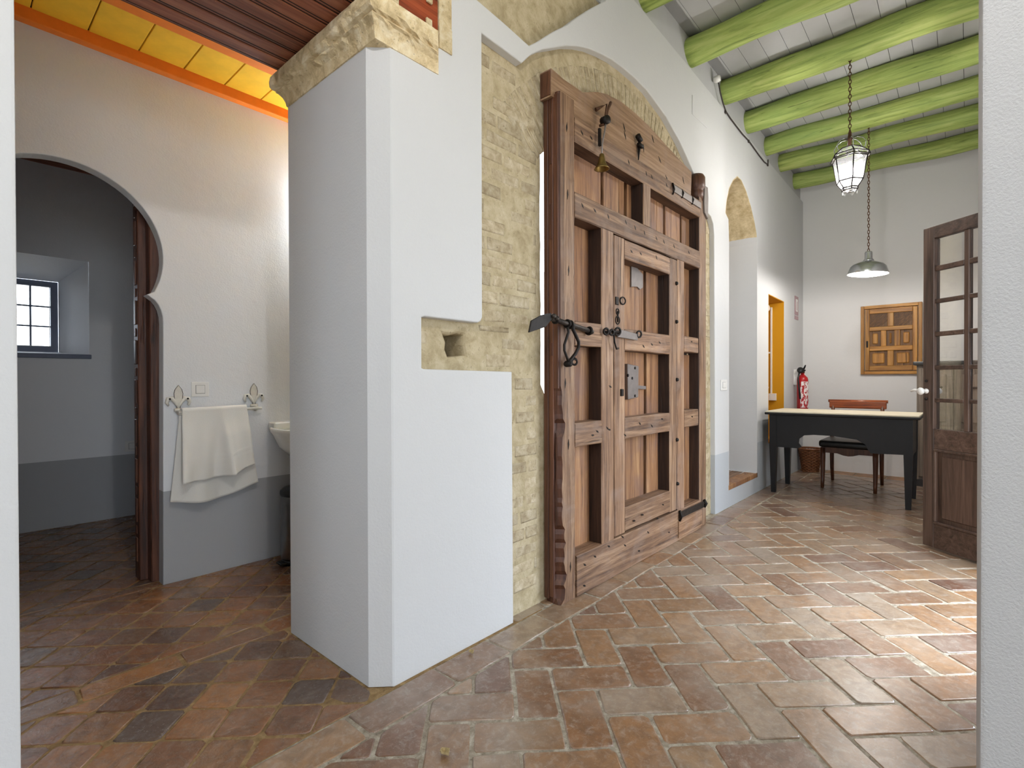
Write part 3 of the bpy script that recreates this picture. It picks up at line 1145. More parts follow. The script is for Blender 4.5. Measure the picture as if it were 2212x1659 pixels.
# splayed reveal
zi0, zi1, ui0, ui1, vi = 1.315, 1.872, 0.10, 0.655, 5.42
b = B()
b.quad((0.789, 5.06, 1.285), (0.789, 5.06, 2.002), (ui1, vi, zi1), (ui1, vi, zi0))
b.quad((-0.02, 5.06, 1.285), (ui0, vi, zi0), (ui0, vi, zi1), (-0.02, 5.06, 2.002))
b.quad((-0.02, 5.06, 2.002), (ui0, vi, zi1), (ui1, vi, zi1), (0.789, 5.06, 2.002))
b.quad((-0.02, 5.06, 1.285), (0.789, 5.06, 1.285), (ui1, vi, zi0), (ui0, vi, zi0))
b.quad((ui1, vi, zi0), (ui1, vi, zi1), (ui1 + .14, 5.60, zi1 + .14), (ui1 + .14, 5.60, zi0 - .10))
b.quad((ui0, vi, zi0), (ui0, vi, zi1), (ui0 - .14, 5.60, zi1 + .14), (ui0 - .14, 5.60, zi0 - .10))
b.quad((ui0, vi, zi1), (ui1, vi, zi1), (ui1 + .14, 5.60, zi1 + .14), (ui0 - .14, 5.60, zi1 + .14))
b.quad((ui0, vi, zi0), (ui1, vi, zi0), (ui1 + .14, 5.60, zi0 - .10), (ui0 - .14, 5.60, zi0 - .10))
b.build('window_reveal', M['plaster_bath'], bw)
B().box(-0.06, 0.80, 5.036, 5.06, 1.255, 1.288, 0.003).build('window_sill', M['blue_frame'], bw)
tag(B().box(1.60, 1.75, 3.27, 5.06, -0.01, 2.9).build('wall_washroom_east', M['plaster_bath']), 'white side wall of the washroom', 'wall', kind='structure')
tag(B().box(-0.75, -0.60, 3.27, 5.06, -0.01, 2.9).build('wall_washroom_west', M['plaster_bath']), 'white left wall of the washroom', 'wall', kind='structure')
cw = B().box(-0.8, 1.8, 3.27, 5.10, 2.70, 2.85).build('ceiling_washroom', M['soffit'])
tag(cw, 'dark brown board ceiling of the washroom', 'ceiling', kind='structure')
for k in range(12):
    B().box(-0.6, 1.6, 3.28 + k * .148, 3.28 + k * .148 + .145, 2.672, 2.702, 0.003).build('ceiling_board', M['soffit'], cw)
# washroom window
w1 = empty('window_1', (0.377, 5.44, zi0))
tag(w1, 'small blue grey barred casement window in the washroom', 'window', kind='structure')
fr = B()
t = 0.045
fr.box(ui0, ui1, 5.425, 5.47, zi0, zi0 + t).box(ui0, ui1, 5.425, 5.47, zi1 - t, zi1).box(ui0, ui0 + t, 5.425, 5.47, zi0 + t, zi1 - t).box(ui1 - t, ui1, 5.425, 5.47, zi0 + t, zi1 - t)
fr.build('window_frame', M['blue_frame'], w1)
B().box(ui1 - t - .008, ui1 - t - .004, 5.421, 5.425, zi0 + t, zi1 - t).box(ui0 + t, ui1 - t, 5.421, 5.425, zi0 + t - .002, zi0 + t + .003).build('sash_edge', M['white_plastic'], w1)
b0, b1, h0, h1 = ui0 + t, ui1 - t, zi0 + t, zi1 - t
nc, nr = 4, 3
for i in range(1, nc):
    x = b0 + (b1 - b0) * i / nc
    B().box(x - .006, x + .006, 5.43, 5.45, h0, h1).build('glazing_bar', M['blue_frame'], w1)
for j in range(1, nr):
    z = h0 + (h1 - h0) * j / nr
    B().box(b0, b1, 5.432, 5.452, z - .006, z + .006).build('glazing_bar', M['blue_frame'], w1)
for i in range(nc):
    for j in range(nr):
        B().box(b0 + (b1 - b0) * i / nc, b0 + (b1 - b0) * (i + 1) / nc, 5.455, 5.458, h0 + (h1 - h0) * j / nr, h0 + (h1 - h0) * (j + 1) / nr).build('pane', M['glass'], w1)

# outside: ground and a whitewashed courtyard wall beyond the gate
tag(B().box(-14, 20, -16, 18, -0.30, -0.13).build('ground', simple('pale_gravel', srgb(196, 184, 166), 0.9)), 'pale ground outside the house', 'ground', kind='structure')
cy = B().box(2.2, 12.0, 5.6, 5.8, -0.14, 3.0).build('wall_courtyard', M['plaster'])
tag(cy, 'whitewashed courtyard wall beyond the gate', 'wall', kind='structure')

# ================================================================== THE OLD GATE (door_1)
gate = empty('door_1', (2.9, 1.50, 0.0))
tag(gate, 'old studded wooden gate with wicket door and iron bolt', 'door', kind='structure')
VF, VK = 1.455, 1.540          # face of the timbers, face of the boards


def timber(name, u0, u1, z0, z1, mat, parent, v0=VF, v1=VK, bev=0.005, du=0.0, jit=0.0015):
    b = B()
    along_z = (z1 - z0) > (u1 - u0)
    n = max(2, int((max(z1 - z0, u1 - u0)) / 0.12))
    # cross-section rectangle with chamfer, swept with small wander
    q = random.Random(int(u0 * 1000) * 31 + int(z0 * 1000))
    c = bev
    rings = []
    for i in range(n + 1):
        t = i / n
        w1, w2 = q.uniform(-jit, jit), q.uniform(-jit, jit)
        if along_z:
            z = z0 + (z1 - z0) * t
            a0, a1 = u0 + w1, u1 + w2
            sec = [(a0 + c, v0, z), (a1 - c, v0, z), (a1, v0 + c, z), (a1, v1, z), (a0, v1, z), (a0, v0 + c, z)]
        else:
            x = u0 + (u1 - u0) * t
            a0, a1 = z0 + w1, z1 + w2
            sec = [(x, v0, a0 + c), (x, v0, a1 - c), (x, v0 + c, a1), (x, v1, a1), (x, v1, a0), (x, v0 + c, a0)]
        rings.append([b.bm.verts.new(p) for p in sec])
    for i in range(n):
        for j in range(6):
            f = b.bm.faces.new((rings[i][j], rings[i][(j + 1) % 6], rings[i + 1][(j + 1) % 6], rings[i + 1][j]))
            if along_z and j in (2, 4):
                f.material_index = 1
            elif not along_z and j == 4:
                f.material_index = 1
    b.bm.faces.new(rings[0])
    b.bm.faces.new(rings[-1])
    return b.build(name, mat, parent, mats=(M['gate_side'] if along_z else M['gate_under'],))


# meeting stile with its worn dark edge
st = B()
q = random.Random(11)
rows = []
N = 110
for i in range(N + 1):
    z = 0.0 + 2.462 * i / N
    worn = 0.0
    if 0.02 < z < 1.05:
        worn = 0.006 + 0.030 * max(0, math.sin(z * 7.0 + 1.2 * math.sin(z * 17))) * q.uniform(.35, 1.15) + q.uniform(0, .008)
    a0, a1 = 1.983, 2.110
    w = q.uniform(-.0015, .0015)
    rows.append([st.bm.verts.new(p) for p in ((a0 + .006 + worn, VF, z), (a1 - .006, VF + w, z), (a1, VF + .006, z), (a1, VK, z), (a0 + .004, VK, z), (a0 + w, VF + .045, z), (a0 + worn * .4, VF + .012 + worn * .8, z))])
for i in range(N):
    for j in range(7):
        f = st.bm.faces.new((rows[i][j], rows[i][(j + 1) % 7], rows[i + 1][(j + 1) % 7], rows[i + 1][j]))
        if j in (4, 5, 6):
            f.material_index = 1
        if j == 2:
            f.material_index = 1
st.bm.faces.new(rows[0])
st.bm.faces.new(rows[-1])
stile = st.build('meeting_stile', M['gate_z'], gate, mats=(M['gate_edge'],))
# dark edge boards and let-in patches on the stile edge
for (a, c, z0, z1) in ((1.974, 1.984, 0.03, 2.45),):
    B().box(a, c, VF + .034, VK - .024, z0, z1, 0.002).build('edge_board', M['gate_edge'], stile)
B().box(1.972, 1.984, VK - .022, VK + .004, 0.02, 2.44, 0.002).build('edge_batten', M['gate_edge'], stile)
B().box(1.976, 1.985, VF + .006, VF + .034, 1.04, 2.45, 0.002).build('edge_board', M['gate_edge'], stile)
for (z0, z1) in ((2.12, 2.36), (1.76, 1.93), (1.2, 1.26)):
    B().box(1.971, 1.976, VF + .038, VF + .054, z0, z1, 0.001).build('let_in_patch', M['carved'], stile)
B().box(2.116, 2.128, VK - .02, VK + .02, 0.2, 2.25).build('dark_gap', M['gap_black'], gate)

# arched head
hv = 1.482
hp = [onV(x, y, hv) for x, y in ((1190, 147), (1218, 171.5), (1259, 199.5), (1267, 199.5), (1289, 198.5), (1310, 203), (1341, 219), (1372, 244), (1402.6, 273), (1433, 307), (1464, 340.6), (1494, 372))]
hp = [(max(x, 1.953), z) for x, z in hp] + [(3.60, 2.40), (3.60, 2.33), (2.05, 2.33), (2.05, 2.445), (1.953, 2.432)]
b = B()
b.prism([(x, hv, z) for x, z in hp], (0, 0.066, 0))
head = b.build('arched_head', M['gate_head'], gate)
B().box(1.9495, 1.954, hv + .004, hv + .062, 2.44, hp[0][1] - .008).build('head_end', M['gate_edge'], head)

timber('top_rail', 2.110, 3.70, 2.262, 2.384, M['gate_x'], gate)
timber('rail', 2.110, 3.70, 1.890, 2.016, M['gate_x'], gate)
timber('bottom_rail', 2.112, 3.70, 0.0, 0.205, M['gate_x'], gate, 1.448)
timber('sill_batten', 3.30, 3.70, 0.02, 0.135, M['gate_x'], gate, 1.441, 1.449)
timber('stile', 2.358, 2.482, 0.205, 1.890, M['gate_z'], gate)
timber('stile', 3.316, 3.420, 0.205, 1.890, M['gate_z'], gate)
timber('stile', 2.829, 2.925, 2.016, 2.262, M['gate_z'], gate)
timber('short_rail', 2.110, 2.358, 1.256, 1.378, M['gate_x'], gate)
timber('short_rail', 2.110, 2.358, 0.746, 0.866, M['gate_x'], gate)
timber('short_rail', 3.420, 3.665, 1.275, 1.384, M['gate_x'], gate)
timber('short_rail', 3.420, 3.665, 0.753, 0.870, M['gate_x'], gate)
# boards behind, with dark gaps
def board(u0, u1, z0, z1, parent=gate, v=VK):
    B().box(u0, u1, v - rnd.uniform(0, .004), v + .022, z0, z1, 0.003).build('board', M['gate_board'], parent)


def edges(pxs, y):
    return [onV(x, y, VK)[0] for x in pxs]


e = edges((1297, 1303, 1347, 1354, 1432, 1437, 1468, 1472), 400)
board(2.135, e[0], 2.0, 2.28)
board(e[1], e[2], 2.0, 2.28)
board(e[3], e[4] - .10, 2.0, 2.28)
board(e[4] - .095, e[4], 2.0, 2.28)
board(e[5], e[6], 2.0, 2.28)
board(e[7], 3.72, 2.0, 2.28)
for (z0, z1) in ((1.37, 1.90), (0.86, 1.265), (0.19, 0.76)):
    board(2.140, 2.372, z0, z1)
    board(3.414, 3.722, z0, z1)
B().box(2.10, 3.72, VK + .024, VK + .03, 0.15, 2.33).build('backing', M['gap_black'], gate)

# wicket door
wk = empty('wicket_door', (2.9, 1.50, 0.21), gate)
timber('stile', 2.489, 2.604, 0.215, 1.880, M['gate_z'], wk)
timber('stile', 3.192, 3.310, 0.215, 1.880, M['gate_z'], wk)
timber('top_rail', 2.604, 3.192, 1.772, 1.880, M['gate_x'], wk)
timber('rail', 2.604, 3.192, 1.250, 1.374, M['gate_x'], wk)
timber('rail', 2.604, 3.192, 0.746, 0.866, M['gate_x'], wk)
timber('bottom_rail', 2.604, 3.192, 0.218, 0.355, M['gate_x'], wk)
we_ = edges((1390, 1396), 660)
for (z0, z1) in ((1.36, 1.78), (0.86, 1.26), (0.34, 0.76)):
    board(2.632, we_[0], z0, z1, wk)
    board(we_[1], 3.20, z0, z1, wk)

# pivot post with turned cap
pv = B()
pv.box(3.703, 3.835, 1.462, 1.548, 0.0, 2.42, 0.010, 2)
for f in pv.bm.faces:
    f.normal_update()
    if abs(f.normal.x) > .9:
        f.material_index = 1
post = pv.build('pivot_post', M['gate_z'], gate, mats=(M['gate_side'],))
b = B()
b.lathe([(0.050, 2.40), (0.054, 2.47), (0.050, 2.485), (0.060, 2.495), (0.063, 2.525), (0.062, 2.575), (0.050, 2.598), (0.028, 2.603)], (3.765, 1.508, 0), seg=18)
b.build('post_cap', M['gate_edge'], post)
# iron shield plate and straps
pts = [(3.775, 2.515), (3.835, 2.515), (3.845, 2.44), (3.838, 2.28), (3.775, 2.315), (3.765, 2.40)]
B().prism([(x, 1.449, z) for x, z in pts], (0, .014, 0), 0.002).build('shield_plate', M['iron_plate'], post)
for (x0, x1) in ((3.235, 3.37), (3.38, 3.54), (3.55, 3.70)):
    B().box(x0, x1, 1.446, 1.456, 2.322 , 2.368, 0.004, 2).build('strap_segment', M['iron_plate'], gate)
b = B()
b.tube([(3.23, 1.452, 2.30), (3.225, 1.438, 2.33), (3.23, 1.452, 2.375)], 0.006)
for x in (3.375, 3.545):
    b.tube([(x, 1.452, 2.315), (x - .004, 1.438, 2.345), (x, 1.452, 2.372)], 0.005)
b.build('strap_ring', M['iron_dark'], gate)
B().box(3.315, 3.73, 1.436, 1.449, 0.150, 0.192, 0.004, 2).build('lower_strap', M['iron'], gate)
b = B()
b.tube([(3.315, 1.442, 0.135), (3.308, 1.425, 0.17), (3.315, 1.442, 0.205)], 0.008)
b.tube([(3.735, 1.44, 0.15), (3.75, 1.43, 0.175), (3.735, 1.44, 0.20)], 0.012)
b.build('strap_ring', M['iron_dark'], gate)

# bolt: round bar, flat handle, staple hoops, lyre hasp
bolt = empty('sliding_bolt', (2.02, 1.42, 1.33), gate)
bv = 1.425
B().tube([(1.875, bv, 1.364), (2.235, bv + .012, 1.328)], 0.0125, 12).build('bolt_bar', M['iron'], bolt)
hpts = [onV(x, y, bv - .01) for x, y in ((1189, 676), (1190, 690), (1178, 706), (1141, 718.5), (1146, 693), (1168, 681))]
B().prism([(x, bv - .016, z) for x, z in hpts], (0, .009, 0), 0.002).build('bolt_handle', M['iron_dark'], bolt)
b = B()
b.lathe([(0.0, -.012), (0.010, -.010), (0.012, 0), (0.010, .006)], (1.868, bv - .018, 1.372), (0, 1, 0), 12)
b.lathe([(0.0, -.012), (0.009, -.010), (0.011, 0), (0.009, .006)], (1.892, bv - .018, 1.364), (0, 1, 0), 12)
b.build('rivet', M['iron'], bolt)
b = B()
b.ring((1.905, bv, 1.361), (1, 0, 0), 0.017, 0.005)
for x in (2.006, 2.030):
    z = 1.364 - (x - 1.875) * .1
    b.ring((x, bv + .004, z), (1, .1, 0), 0.0175, 0.005)
    b.tube([(x, bv + .02, z), (x, 1.46, z)], 0.005)
b.ring((2.205, bv + .011, 1.331), (1, 0, -.1), 0.018, 0.006)
b.tube([(2.205, bv + .028, 1.331), (2.205, 1.46, 1.331)], 0.006)
b.build('staple', M['iron_dark'], bolt)
b = B()
for s, pts in ((-1, ((1226, 706), (1228, 718), (1224, 730), (1219, 745), (1219, 757), (1224, 770), (1228, 782))), (1, ((1237, 699), (1238, 712), (1244, 725), (1250, 738), (1250, 750), (1243, 764), (1233, 777), (1228, 786)))):
    pp = [onV(x, y, bv - .006) for x, y in pts]
    b.tube([(x, bv - .006, z) for x, z in pp], 0.0085 if s > 0 else 0.0065, 8)
b.build('hasp_loop', M['iron_dark'], bolt)
b = B()
x, z = onV(1227, 786, bv)
b.lathe([(0.0, 0), (.014, .004), (.016, .03), (.010, .04)], (x, bv - .02, z), (0, 1, 0), 10)
x, z = onV(1241, 782, bv)
b.ring((x, bv, z), (.5, 1, 0), 0.014, 0.005)
b.ring((x + .012, bv + .012, z + .004), (1, .6, 0), 0.016, 0.004)
b.build('lock_eye', M['iron_dark'], bolt)

# hasp plate across the wicket stile
hs = empty('hasp', (2.6, 1.44, 1.33), gate)
b = B()
p4 = [onV(x, y, 1.438) for x, y in ((1338, 711), (1379, 722), (1376, 735.5), (1333, 728))]
b.prism([(x, 1.434, z) for x, z in p4], (0, .008, 0), 0.002)
b.build('hasp_plate', M['iron_plate'], hs)
b = B()
for (px, py, R) in ((1310, 716, .016), (1322, 718, .014), (1335, 716, .02), (1381, 722, .018)):
    x, z = onV(px, py, 1.43)
    b.ring((x, 1.432, z), (.35, 1, .1), R, 0.006)
x, z = onV(1330, 720, 1.43)
b.tube([(x - .02, 1.43, z), (x - .02, 1.425, z - .05), (x + .005, 1.428, z - .085), (x + .03, 1.43, z - .08)], 0.005)
b.tube([onV(1310, 718, 1.44) and (onV(1308, 717, 1.44)[0], 1.446, onV(1308, 717, 1.44)[1]), (onV(1340, 717, 1.432)[0], 1.43, onV(1340, 717, 1.432)[1])], 0.006)
b.build('hasp_ring', M['iron_dark'], hs)
# small ring pull, keyhole plates, square nut
b = B()
x, z = onV(1344, 650, 1.45)
b.ring((x, 1.446, z), (.3, 1, 0), 0.020, 0.004)
x, z = onV(1334, 650, 1.45)
b.box(x - .018, x + .014, 1.449, 1.456, z - .022, z + .022, .002)
b.build('ring_pull', M['iron_dark'], wk)
x, z = onV(1333.5, 684, 1.455)
b = B()
b.ring((x, 1.453, z - .02), (0, 1, 0), 0.022, 0.003)
b.ring((x, 1.453, z + .028), (0, 1, 0), 0.016, 0.003)
b.tube([(x, 1.453, z - .03), (x, 1.452, z + .03)], .005)
b.build('keyhole_plate', M['iron_dark'], wk)
lp = [onV(x, y, 1.53) for x, y in ((1349, 786), (1373, 791), (1372, 858), (1350, 863))]
B().prism([(x, 1.508, z) for x, z in lp], (0, .03, 0), 0.003).build('lock_plate', M['iron_plate'], wk)
bp = [onV(x, y, 1.53) for x, y in ((1371, 832), (1392, 834), (1392, 841), (1371, 840))]
B().prism([(x, 1.518, z) for x, z in bp], (0, .02, 0), 0.002).build('lock_bolt', M['iron_plate'], wk)
b = B()
for (px, py) in ((1357, 811), (1366, 817), (1372, 795), (1372, 855)):
    x, z = onV(px, py, 1.506)
    b.lathe([(0, -.004), (.008, -.003), (.009, .004)], (x, 1.507, z), (0, 1, 0), 8)
x, z = onV(1344, 848, 1.45)
b.box(x - .014, x + .014, 1.446, 1.458, z - .02, z + .02, .003)
b.build('rivet', M['iron_dark'], wk)
gp = [onV(x, y, 1.535) for x, y in ((1362, 570), (1374, 578), (1387, 593), (1387, 621), (1381, 626), (1375, 619), (1362, 620))]
B().prism([(x, 1.528, z) for x, z in gp], (0, .012, 0), 0.002).build('tin_patch', M['iron_plate'], wk)
for (px, py) in ((1462, 612), (1462, 695), (1463, 820), (1463, 950), (1464, 1045)):
    x, z = onV(px, py, 1.45)
    b = B()
    b.lathe([(0, -.012), (.009, -.010), (.012, -.002), (.014, .004)], (x, 1.452, z), (0, 1, 0), 10)
    b.build('stud', M['iron_dark'], wk)

# hand-forged nails
b = B()
def nail(px, py, v, ang, L=0.030):
    x, z = onV(px, py, v)
    d = Vector((math.cos(ang), 0, math.sin(ang)))
    n_ = Vector((-math.sin(ang), 0, math.cos(ang)))
    c = Vector((x, v - .0015, z))
    pts = [c - d * L * .5, c + n_ * .0055 + d * L * .1, c + d * L * .5, c - n_ * .0055]
    b.prism([tuple(p) for p in pts], (0, .004, 0))
for (px, py) in ((1257, 287), (1277, 298), (1358, 350), (1396, 375), (1408, 382), (1440, 400), (1258, 444), (1285, 455), (1314, 468), (1352, 480), (1372, 492), (1392, 503), (1418, 515), (1434, 522), (1456, 532), (1488, 545), (1364, 543), (1384, 548), (1418, 556)):
    nail(px, py, VF, rg.uniform(-1.2, -.5))
for (px, py) in ((1224, 275), (1226, 420), (1228, 585), (1226, 700), (1221, 828), (1228, 960), (1232, 1225)):
    nail(px, py, VF, 1.5, 0.05)
for (px, py) in ((1290, 932), (1280, 940), (1312, 925), (1382, 915), (1408, 920), (1430, 905), (1425, 740), (1408, 744), (1390, 748), (1495, 900), (1494, 738), (1388, 1112), (1370, 1125), (1432, 1090), (1315, 1180), (1350, 1178), (1285, 1202), (1263, 1220), (1262, 1265), (1345, 1160), (1400, 1150), (1420, 1120), (1445, 1150), (1380, 1190), (1480, 1125), (1500, 1090), (1318, 835), (1316, 928), (1350, 940)):
    nail(px, py, VF - (.007 if py > 1100 else 0), rg.uniform(-.7, -.2), 0.032)
for (px, py) in ((1348, 275), (1410, 300), (1425, 345), (1350, 292), (1390, 320), (1476, 390), (1440, 385)):
    nail(px, py, hv, rg.uniform(-1.4, -.6), 0.05)
tag(b.build('forged_nails', M['iron_dark'], gate), kind='stuff')

# bell on the gate head
bell = empty('door_bell', (2.33, 1.44, 2.2), gate)
def P(px, py, v):
    x, z = onV(px, py, v)
    return (x, v, z)
b = B()
b.tube([P(1319, 222, 1.45), P(1312, 240, 1.44), P(1309, 256, 1.43)], [.009, .007, .006])
b.tube([P(1287, 237, 1.47), P(1300, 230, 1.45), P(1311, 225, 1.44), P(1308, 250, 1.43)], [.011, .005, .005, .006])
b.tube([P(1295, 272, 1.46), P(1306, 268, 1.43)], .007)
b.build('bell_bracket', M['rust'], bell)
c = P(1310, 259, 1.42)
B().lathe([(.0, -.01), (.022, -.01), (.022, .028), (.0, .028)], c, (.25, 1, .1), 14, close=False).build('bell_drum', M['iron_dark'], bell)
B().tube([P(1309, 266, 1.425), P(1305, 290, 1.42), P(1301, 310, 1.425), P(1300, 335, 1.42)], .007, 6, flat=(0, 1, 0)).build('bell_spring', M['iron_plate'], bell)
b = B()
b.box(onV(1297, 300, 1.43)[0] - .008, onV(1297, 300, 1.43)[0] + .006, 1.428, 1.44, 2.30, 2.39)
b.build('bell_arm', M['iron_dark'], bell)
top = P(1300, 332, 1.415)
b = B()
b.lathe([(.006, 0), (.012, -.004), (.016, -.025), (.022, -.05), (.034, -.072), (.040, -.080), (.036, -.079), (.020, -.05), (.012, -.02)], top, (0, 0, 1), 18, close=False)
b.build('bell_cup', M['brass'], bell)
b = B()
b.tube([P(1377, 292, 1.46), P(1384, 305, 1.458)], .016, 6)
b.tube([P(1379, 310, 1.46), P(1388, 318, 1.455)], .012, 6)
b.tube([P(1381, 312, 1.47), P(1379, 346, 1.472)], [.012, .003], 6)
b.build('iron_hook', M['iron_dark'], gate)

# ================================================================== FRENCH DOOR (door_2)
fd = empty('door_2', (4.244, 0.21, 0.0), None, math.atan2(-0.772, -0.636))
tag(fd, 'open dark wood french door leaf with glass panes', 'door', kind='structure')
FM = Matrix.Translation((4.244, 0.21, 0.0)) @ Matrix.Rotation(math.atan2(-0.772, -0.636), 4, 'Z')


def fbox(name, s0, s1, n0, n1, z0, z1, mat, parent=fd, bev=0.003):
    b = B()
    b.box(s0, s1, n0, n1, z0, z1, bev)
    bmesh.ops.transform(b.bm, matrix=FM, verts=b.bm.verts)
    return b.build(name, mat, parent)


TH = 0.04
fbox('stile', -0.008, 0.066, 0, TH, 0.012, 2.05, M['french'])
fbox('stile', 0.455, 0.530, 0, TH, 0.012, 2.05, M['french'])
fbox('top_rail', 0.066, 0.455, 0, TH, 1.972, 2.05, M['french_x'])
fbox('bottom_rail', 0.066, 0.455, 0, TH, 0.012, 0.165, M['french_x'])
fbox('lock_rail', 0.066, 0.455, 0, TH, 0.640, 0.766, M['french_x'])
fbox('muntin', 0.246, 0.276, 0.004, TH - .004, 0.766, 1.972, M['french'])
RZ = [(1.797, 1.972), (1.588, 1.766), (1.381, 1.562), (1.168, 1.353), (0.960, 1.141), (0.766, 0.936)]
for i in range(5):
    fbox('muntin', 0.066, 0.246, 0.004, TH - .004, RZ[i + 1][1], RZ[i][0], M['french_x'])
    fbox('muntin', 0.276, 0.455, 0.004, TH - .004, RZ[i + 1][1], RZ[i][0], M['french_x'])
for (z0, z1) in RZ:
    fbox('pane', 0.066, 0.246, 0.018, 0.021, z0, z1, M['glass'], bev=0)
    fbox('pane', 0.276, 0.455, 0.018, 0.021, z0, z1, M['glass'], bev=0)
fbox('panel', 0.066, 0.455, 0.014, 0.026, 0.165, 0.640, M['french'])
fbox('raised_panel', 0.108, 0.413, 0.006, 0.034, 0.205, 0.600, M['french'], bev=0.008)
b = B()
for (s0, s1, z0, z1) in ((0.066, 0.455, 0.165, 0.18), (0.066, 0.455, 0.625, 0.64), (0.066, 0.081, 0.18, 0.625), (0.440, 0.455, 0.18, 0.625), (0.060, 0.068, 0.766, 1.972)):
    b.box(s0, s1, -0.004, 0.044, z0, z1, 0.003)
bmesh.ops.transform(b.bm, matrix=FM, verts=b.bm.verts)
b.build('moulding', M['french'], fd)
b = B()
for sgn in (-1, 1):
    n = -0.001 if sgn < 0 else TH + .001
    b.lathe([(.016, 0), (.016, .005), (.006, .008), (.006, .03), (.020, .034), (.024, .044), (.018, .056), (.0, .058)], (0.018, n, 1.005), (0, sgn, 0), 16, close=False)
bmesh.ops.transform(b.bm, matrix=FM, verts=b.bm.verts)
b.build('door_knob', M['white_plastic'], fd)
b = B()
b.tube([(0.014, -.045, 1.008), (-.02, -.05, 1.012), (-.045, -.05, 1.004)], [.010, .008, .006])
bmesh.ops.transform(b.bm, matrix=FM, verts=b.bm.verts)
b.build('door_handle', M['white_plastic'], fd)
b = B()
for z in (1.07, 0.955):
    b.lathe([(.009, 0), (.009, .006), (0, .009)], (0.018, -.001, z), (0, -1, 0), 10, close=False)
bmesh.ops.transform(b.bm, matrix=FM, verts=b.bm.verts)
b.build('keyhole_plate', M['iron_dark'], fd)

# ================================================================== DESK
desk = empty('writing_desk', (5.64, 0.875, 0))
tag(desk, 'black writing desk with cream top and tapered legs', 'desk')
dx0, dx1, dy0, dy1 = 5.335, 5.915, 0.335, 1.425
B().box(5.305, 5.945, 0.285, 1.462, 0.748, 0.770, 0.008, 2).build('desk_top', M['black'], desk)
B().box(5.312, 5.938, 0.292, 1.455, 0.768, 0.782, 0.005, 2).build('top_inlay', M['cream_top'], desk)
# front apron with curved kneehole
def apron(x):
    lp = [(dy0, 0.748), (dy0, 0.455), (0.62, 0.445), (0.64, 0.475), (0.66, 0.52), (0.72, 0.555), (0.90, 0.575), (1.05, 0.575), (1.13, 0.565), (1.17, 0.53), (1.175, 0.49), (1.15, 0.455), (1.18, 0.440), (dy1, 0.440), (dy1, 0.748)]
    return lp
curve_slab('front_panel', [apron(0)], 'U', dx0 + .006, dx0 + .024, M['black'], desk)
curve_slab('back_panel', [[(dy0, 0.748), (dy0, 0.60), (dy1, 0.60), (dy1, 0.748)]], 'U', dx1 - .024, dx1 - .006, M['black'], desk)
for y in (dy0 + .005, dy1 - .023):
    B().box(dx0, dx1, y, y + .018, 0.44, 0.748).build('side_panel', M['black'], desk)
def leg_taper(x, y, w, z1, mat, parent, w2=None, name='leg'):
    w2 = w2 or w * 0.62
    b = B()
    a = [b.bm.verts.new(p) for p in ((x - w2 / 2, y - w2 / 2, 0), (x + w2 / 2, y - w2 / 2, 0), (x + w2 / 2, y + w2 / 2, 0), (x - w2 / 2, y + w2 / 2, 0))]
    zt = 0.46
    c = [b.bm.verts.new(p) for p in ((x - w / 2, y - w / 2, zt), (x + w / 2, y - w / 2, zt), (x + w / 2, y + w / 2, zt), (x - w / 2, y + w / 2, zt))]
    d = [b.bm.verts.new(p) for p in ((x - w / 2, y - w / 2, z1), (x + w / 2, y - w / 2, z1), (x + w / 2, y + w / 2, z1), (x - w / 2, y + w / 2, z1))]
    for lo, hi in ((a, c), (c, d)):
        for i in range(4):
            b.bm.faces.new((lo[i], lo[(i + 1) % 4], hi[(i + 1) % 4], hi[i]))
    b.bm.faces.new(a)
    b.bm.faces.new(d)
    return b.build(name, mat, parent)
for (x, y) in ((dx0 + .03, dy0 + .03), (dx0 + .03, dy1 - .03), (dx1 - .03, dy0 + .03), (dx1 - .03, dy1 - .03)):
    leg_taper(x, y, 0.062, 0.748, M['black'], desk)

# ================================================================== CHAIR (faces the desk, back towards the end wall)
ch = empty('desk_chair', (6.17, 0.86, 0))
tag(ch, 'mahogany chair with dark leather seat behind the desk', 'chair')
cy0, cy1, cxf, cxb = 0.635, 1.10, 5.925, 6.40
b = B()
b.box(cxf - .03, cxb - .01, cy0 - .02, cy1 + .02, 0.405, 0.475, 0.028, 3)
b.build('seat', M['leather'], ch, smooth=True)
for x in (cxf - .012, cxb - .02):
    curve_slab('seat_rail', [[(cy0, 0.405), (cy0, 0.352), (0.78, 0.352), (0.83, 0.335), (0.87, 0.330), (0.91, 0.335), (0.96, 0.352), (cy1, 0.352), (cy1, 0.405)]], 'U', x, x + .022, M['mahog_z'], ch)
for y in (cy0, cy1 - .02):
    B().box(cxf, cxb, y, y + .02, 0.352, 0.405, .003).build('seat_rail', M['mahog_z'], ch)
for y in (cy0 + .015, cy1 - .015):
    B().tube([(cxf - .01, y, 0.40), (cxf, y, 0.30), (cxf - .002, y, 0.18), (cxf - .015, y, 0.07), (cxf - .03, y, 0.0)], [.024, .023, .020, .017, .015], 8).build('leg', M['mahog_z'], ch)
    B().tube([(cxb + .02, y, 0.0), (cxb - .01, y, 0.15), (cxb - .02, y, 0.36), (cxb, y, 0.55), (cxb + .035, y, 0.72), (cxb + .06, y, 0.85)], [.015, .018, .021, .020, .018, .017], 8).build('back_leg', M['mahog_z'], ch)
b = B()
b.box(cxb + .035, cxb + .065, cy0 - .02, cy1 + .02, 0.775, 0.852, .010, 2)
b.tube([(cxb + .06, cy0 - .03, 0.852), (cxb + .06, cy1 + .03, 0.852)], .016, 10)
b.build('crest_rail', M['mahog'], ch)
b = B()
b.box(cxb + .01, cxb + .03, cy0, cy1, 0.60, 0.635, .004)
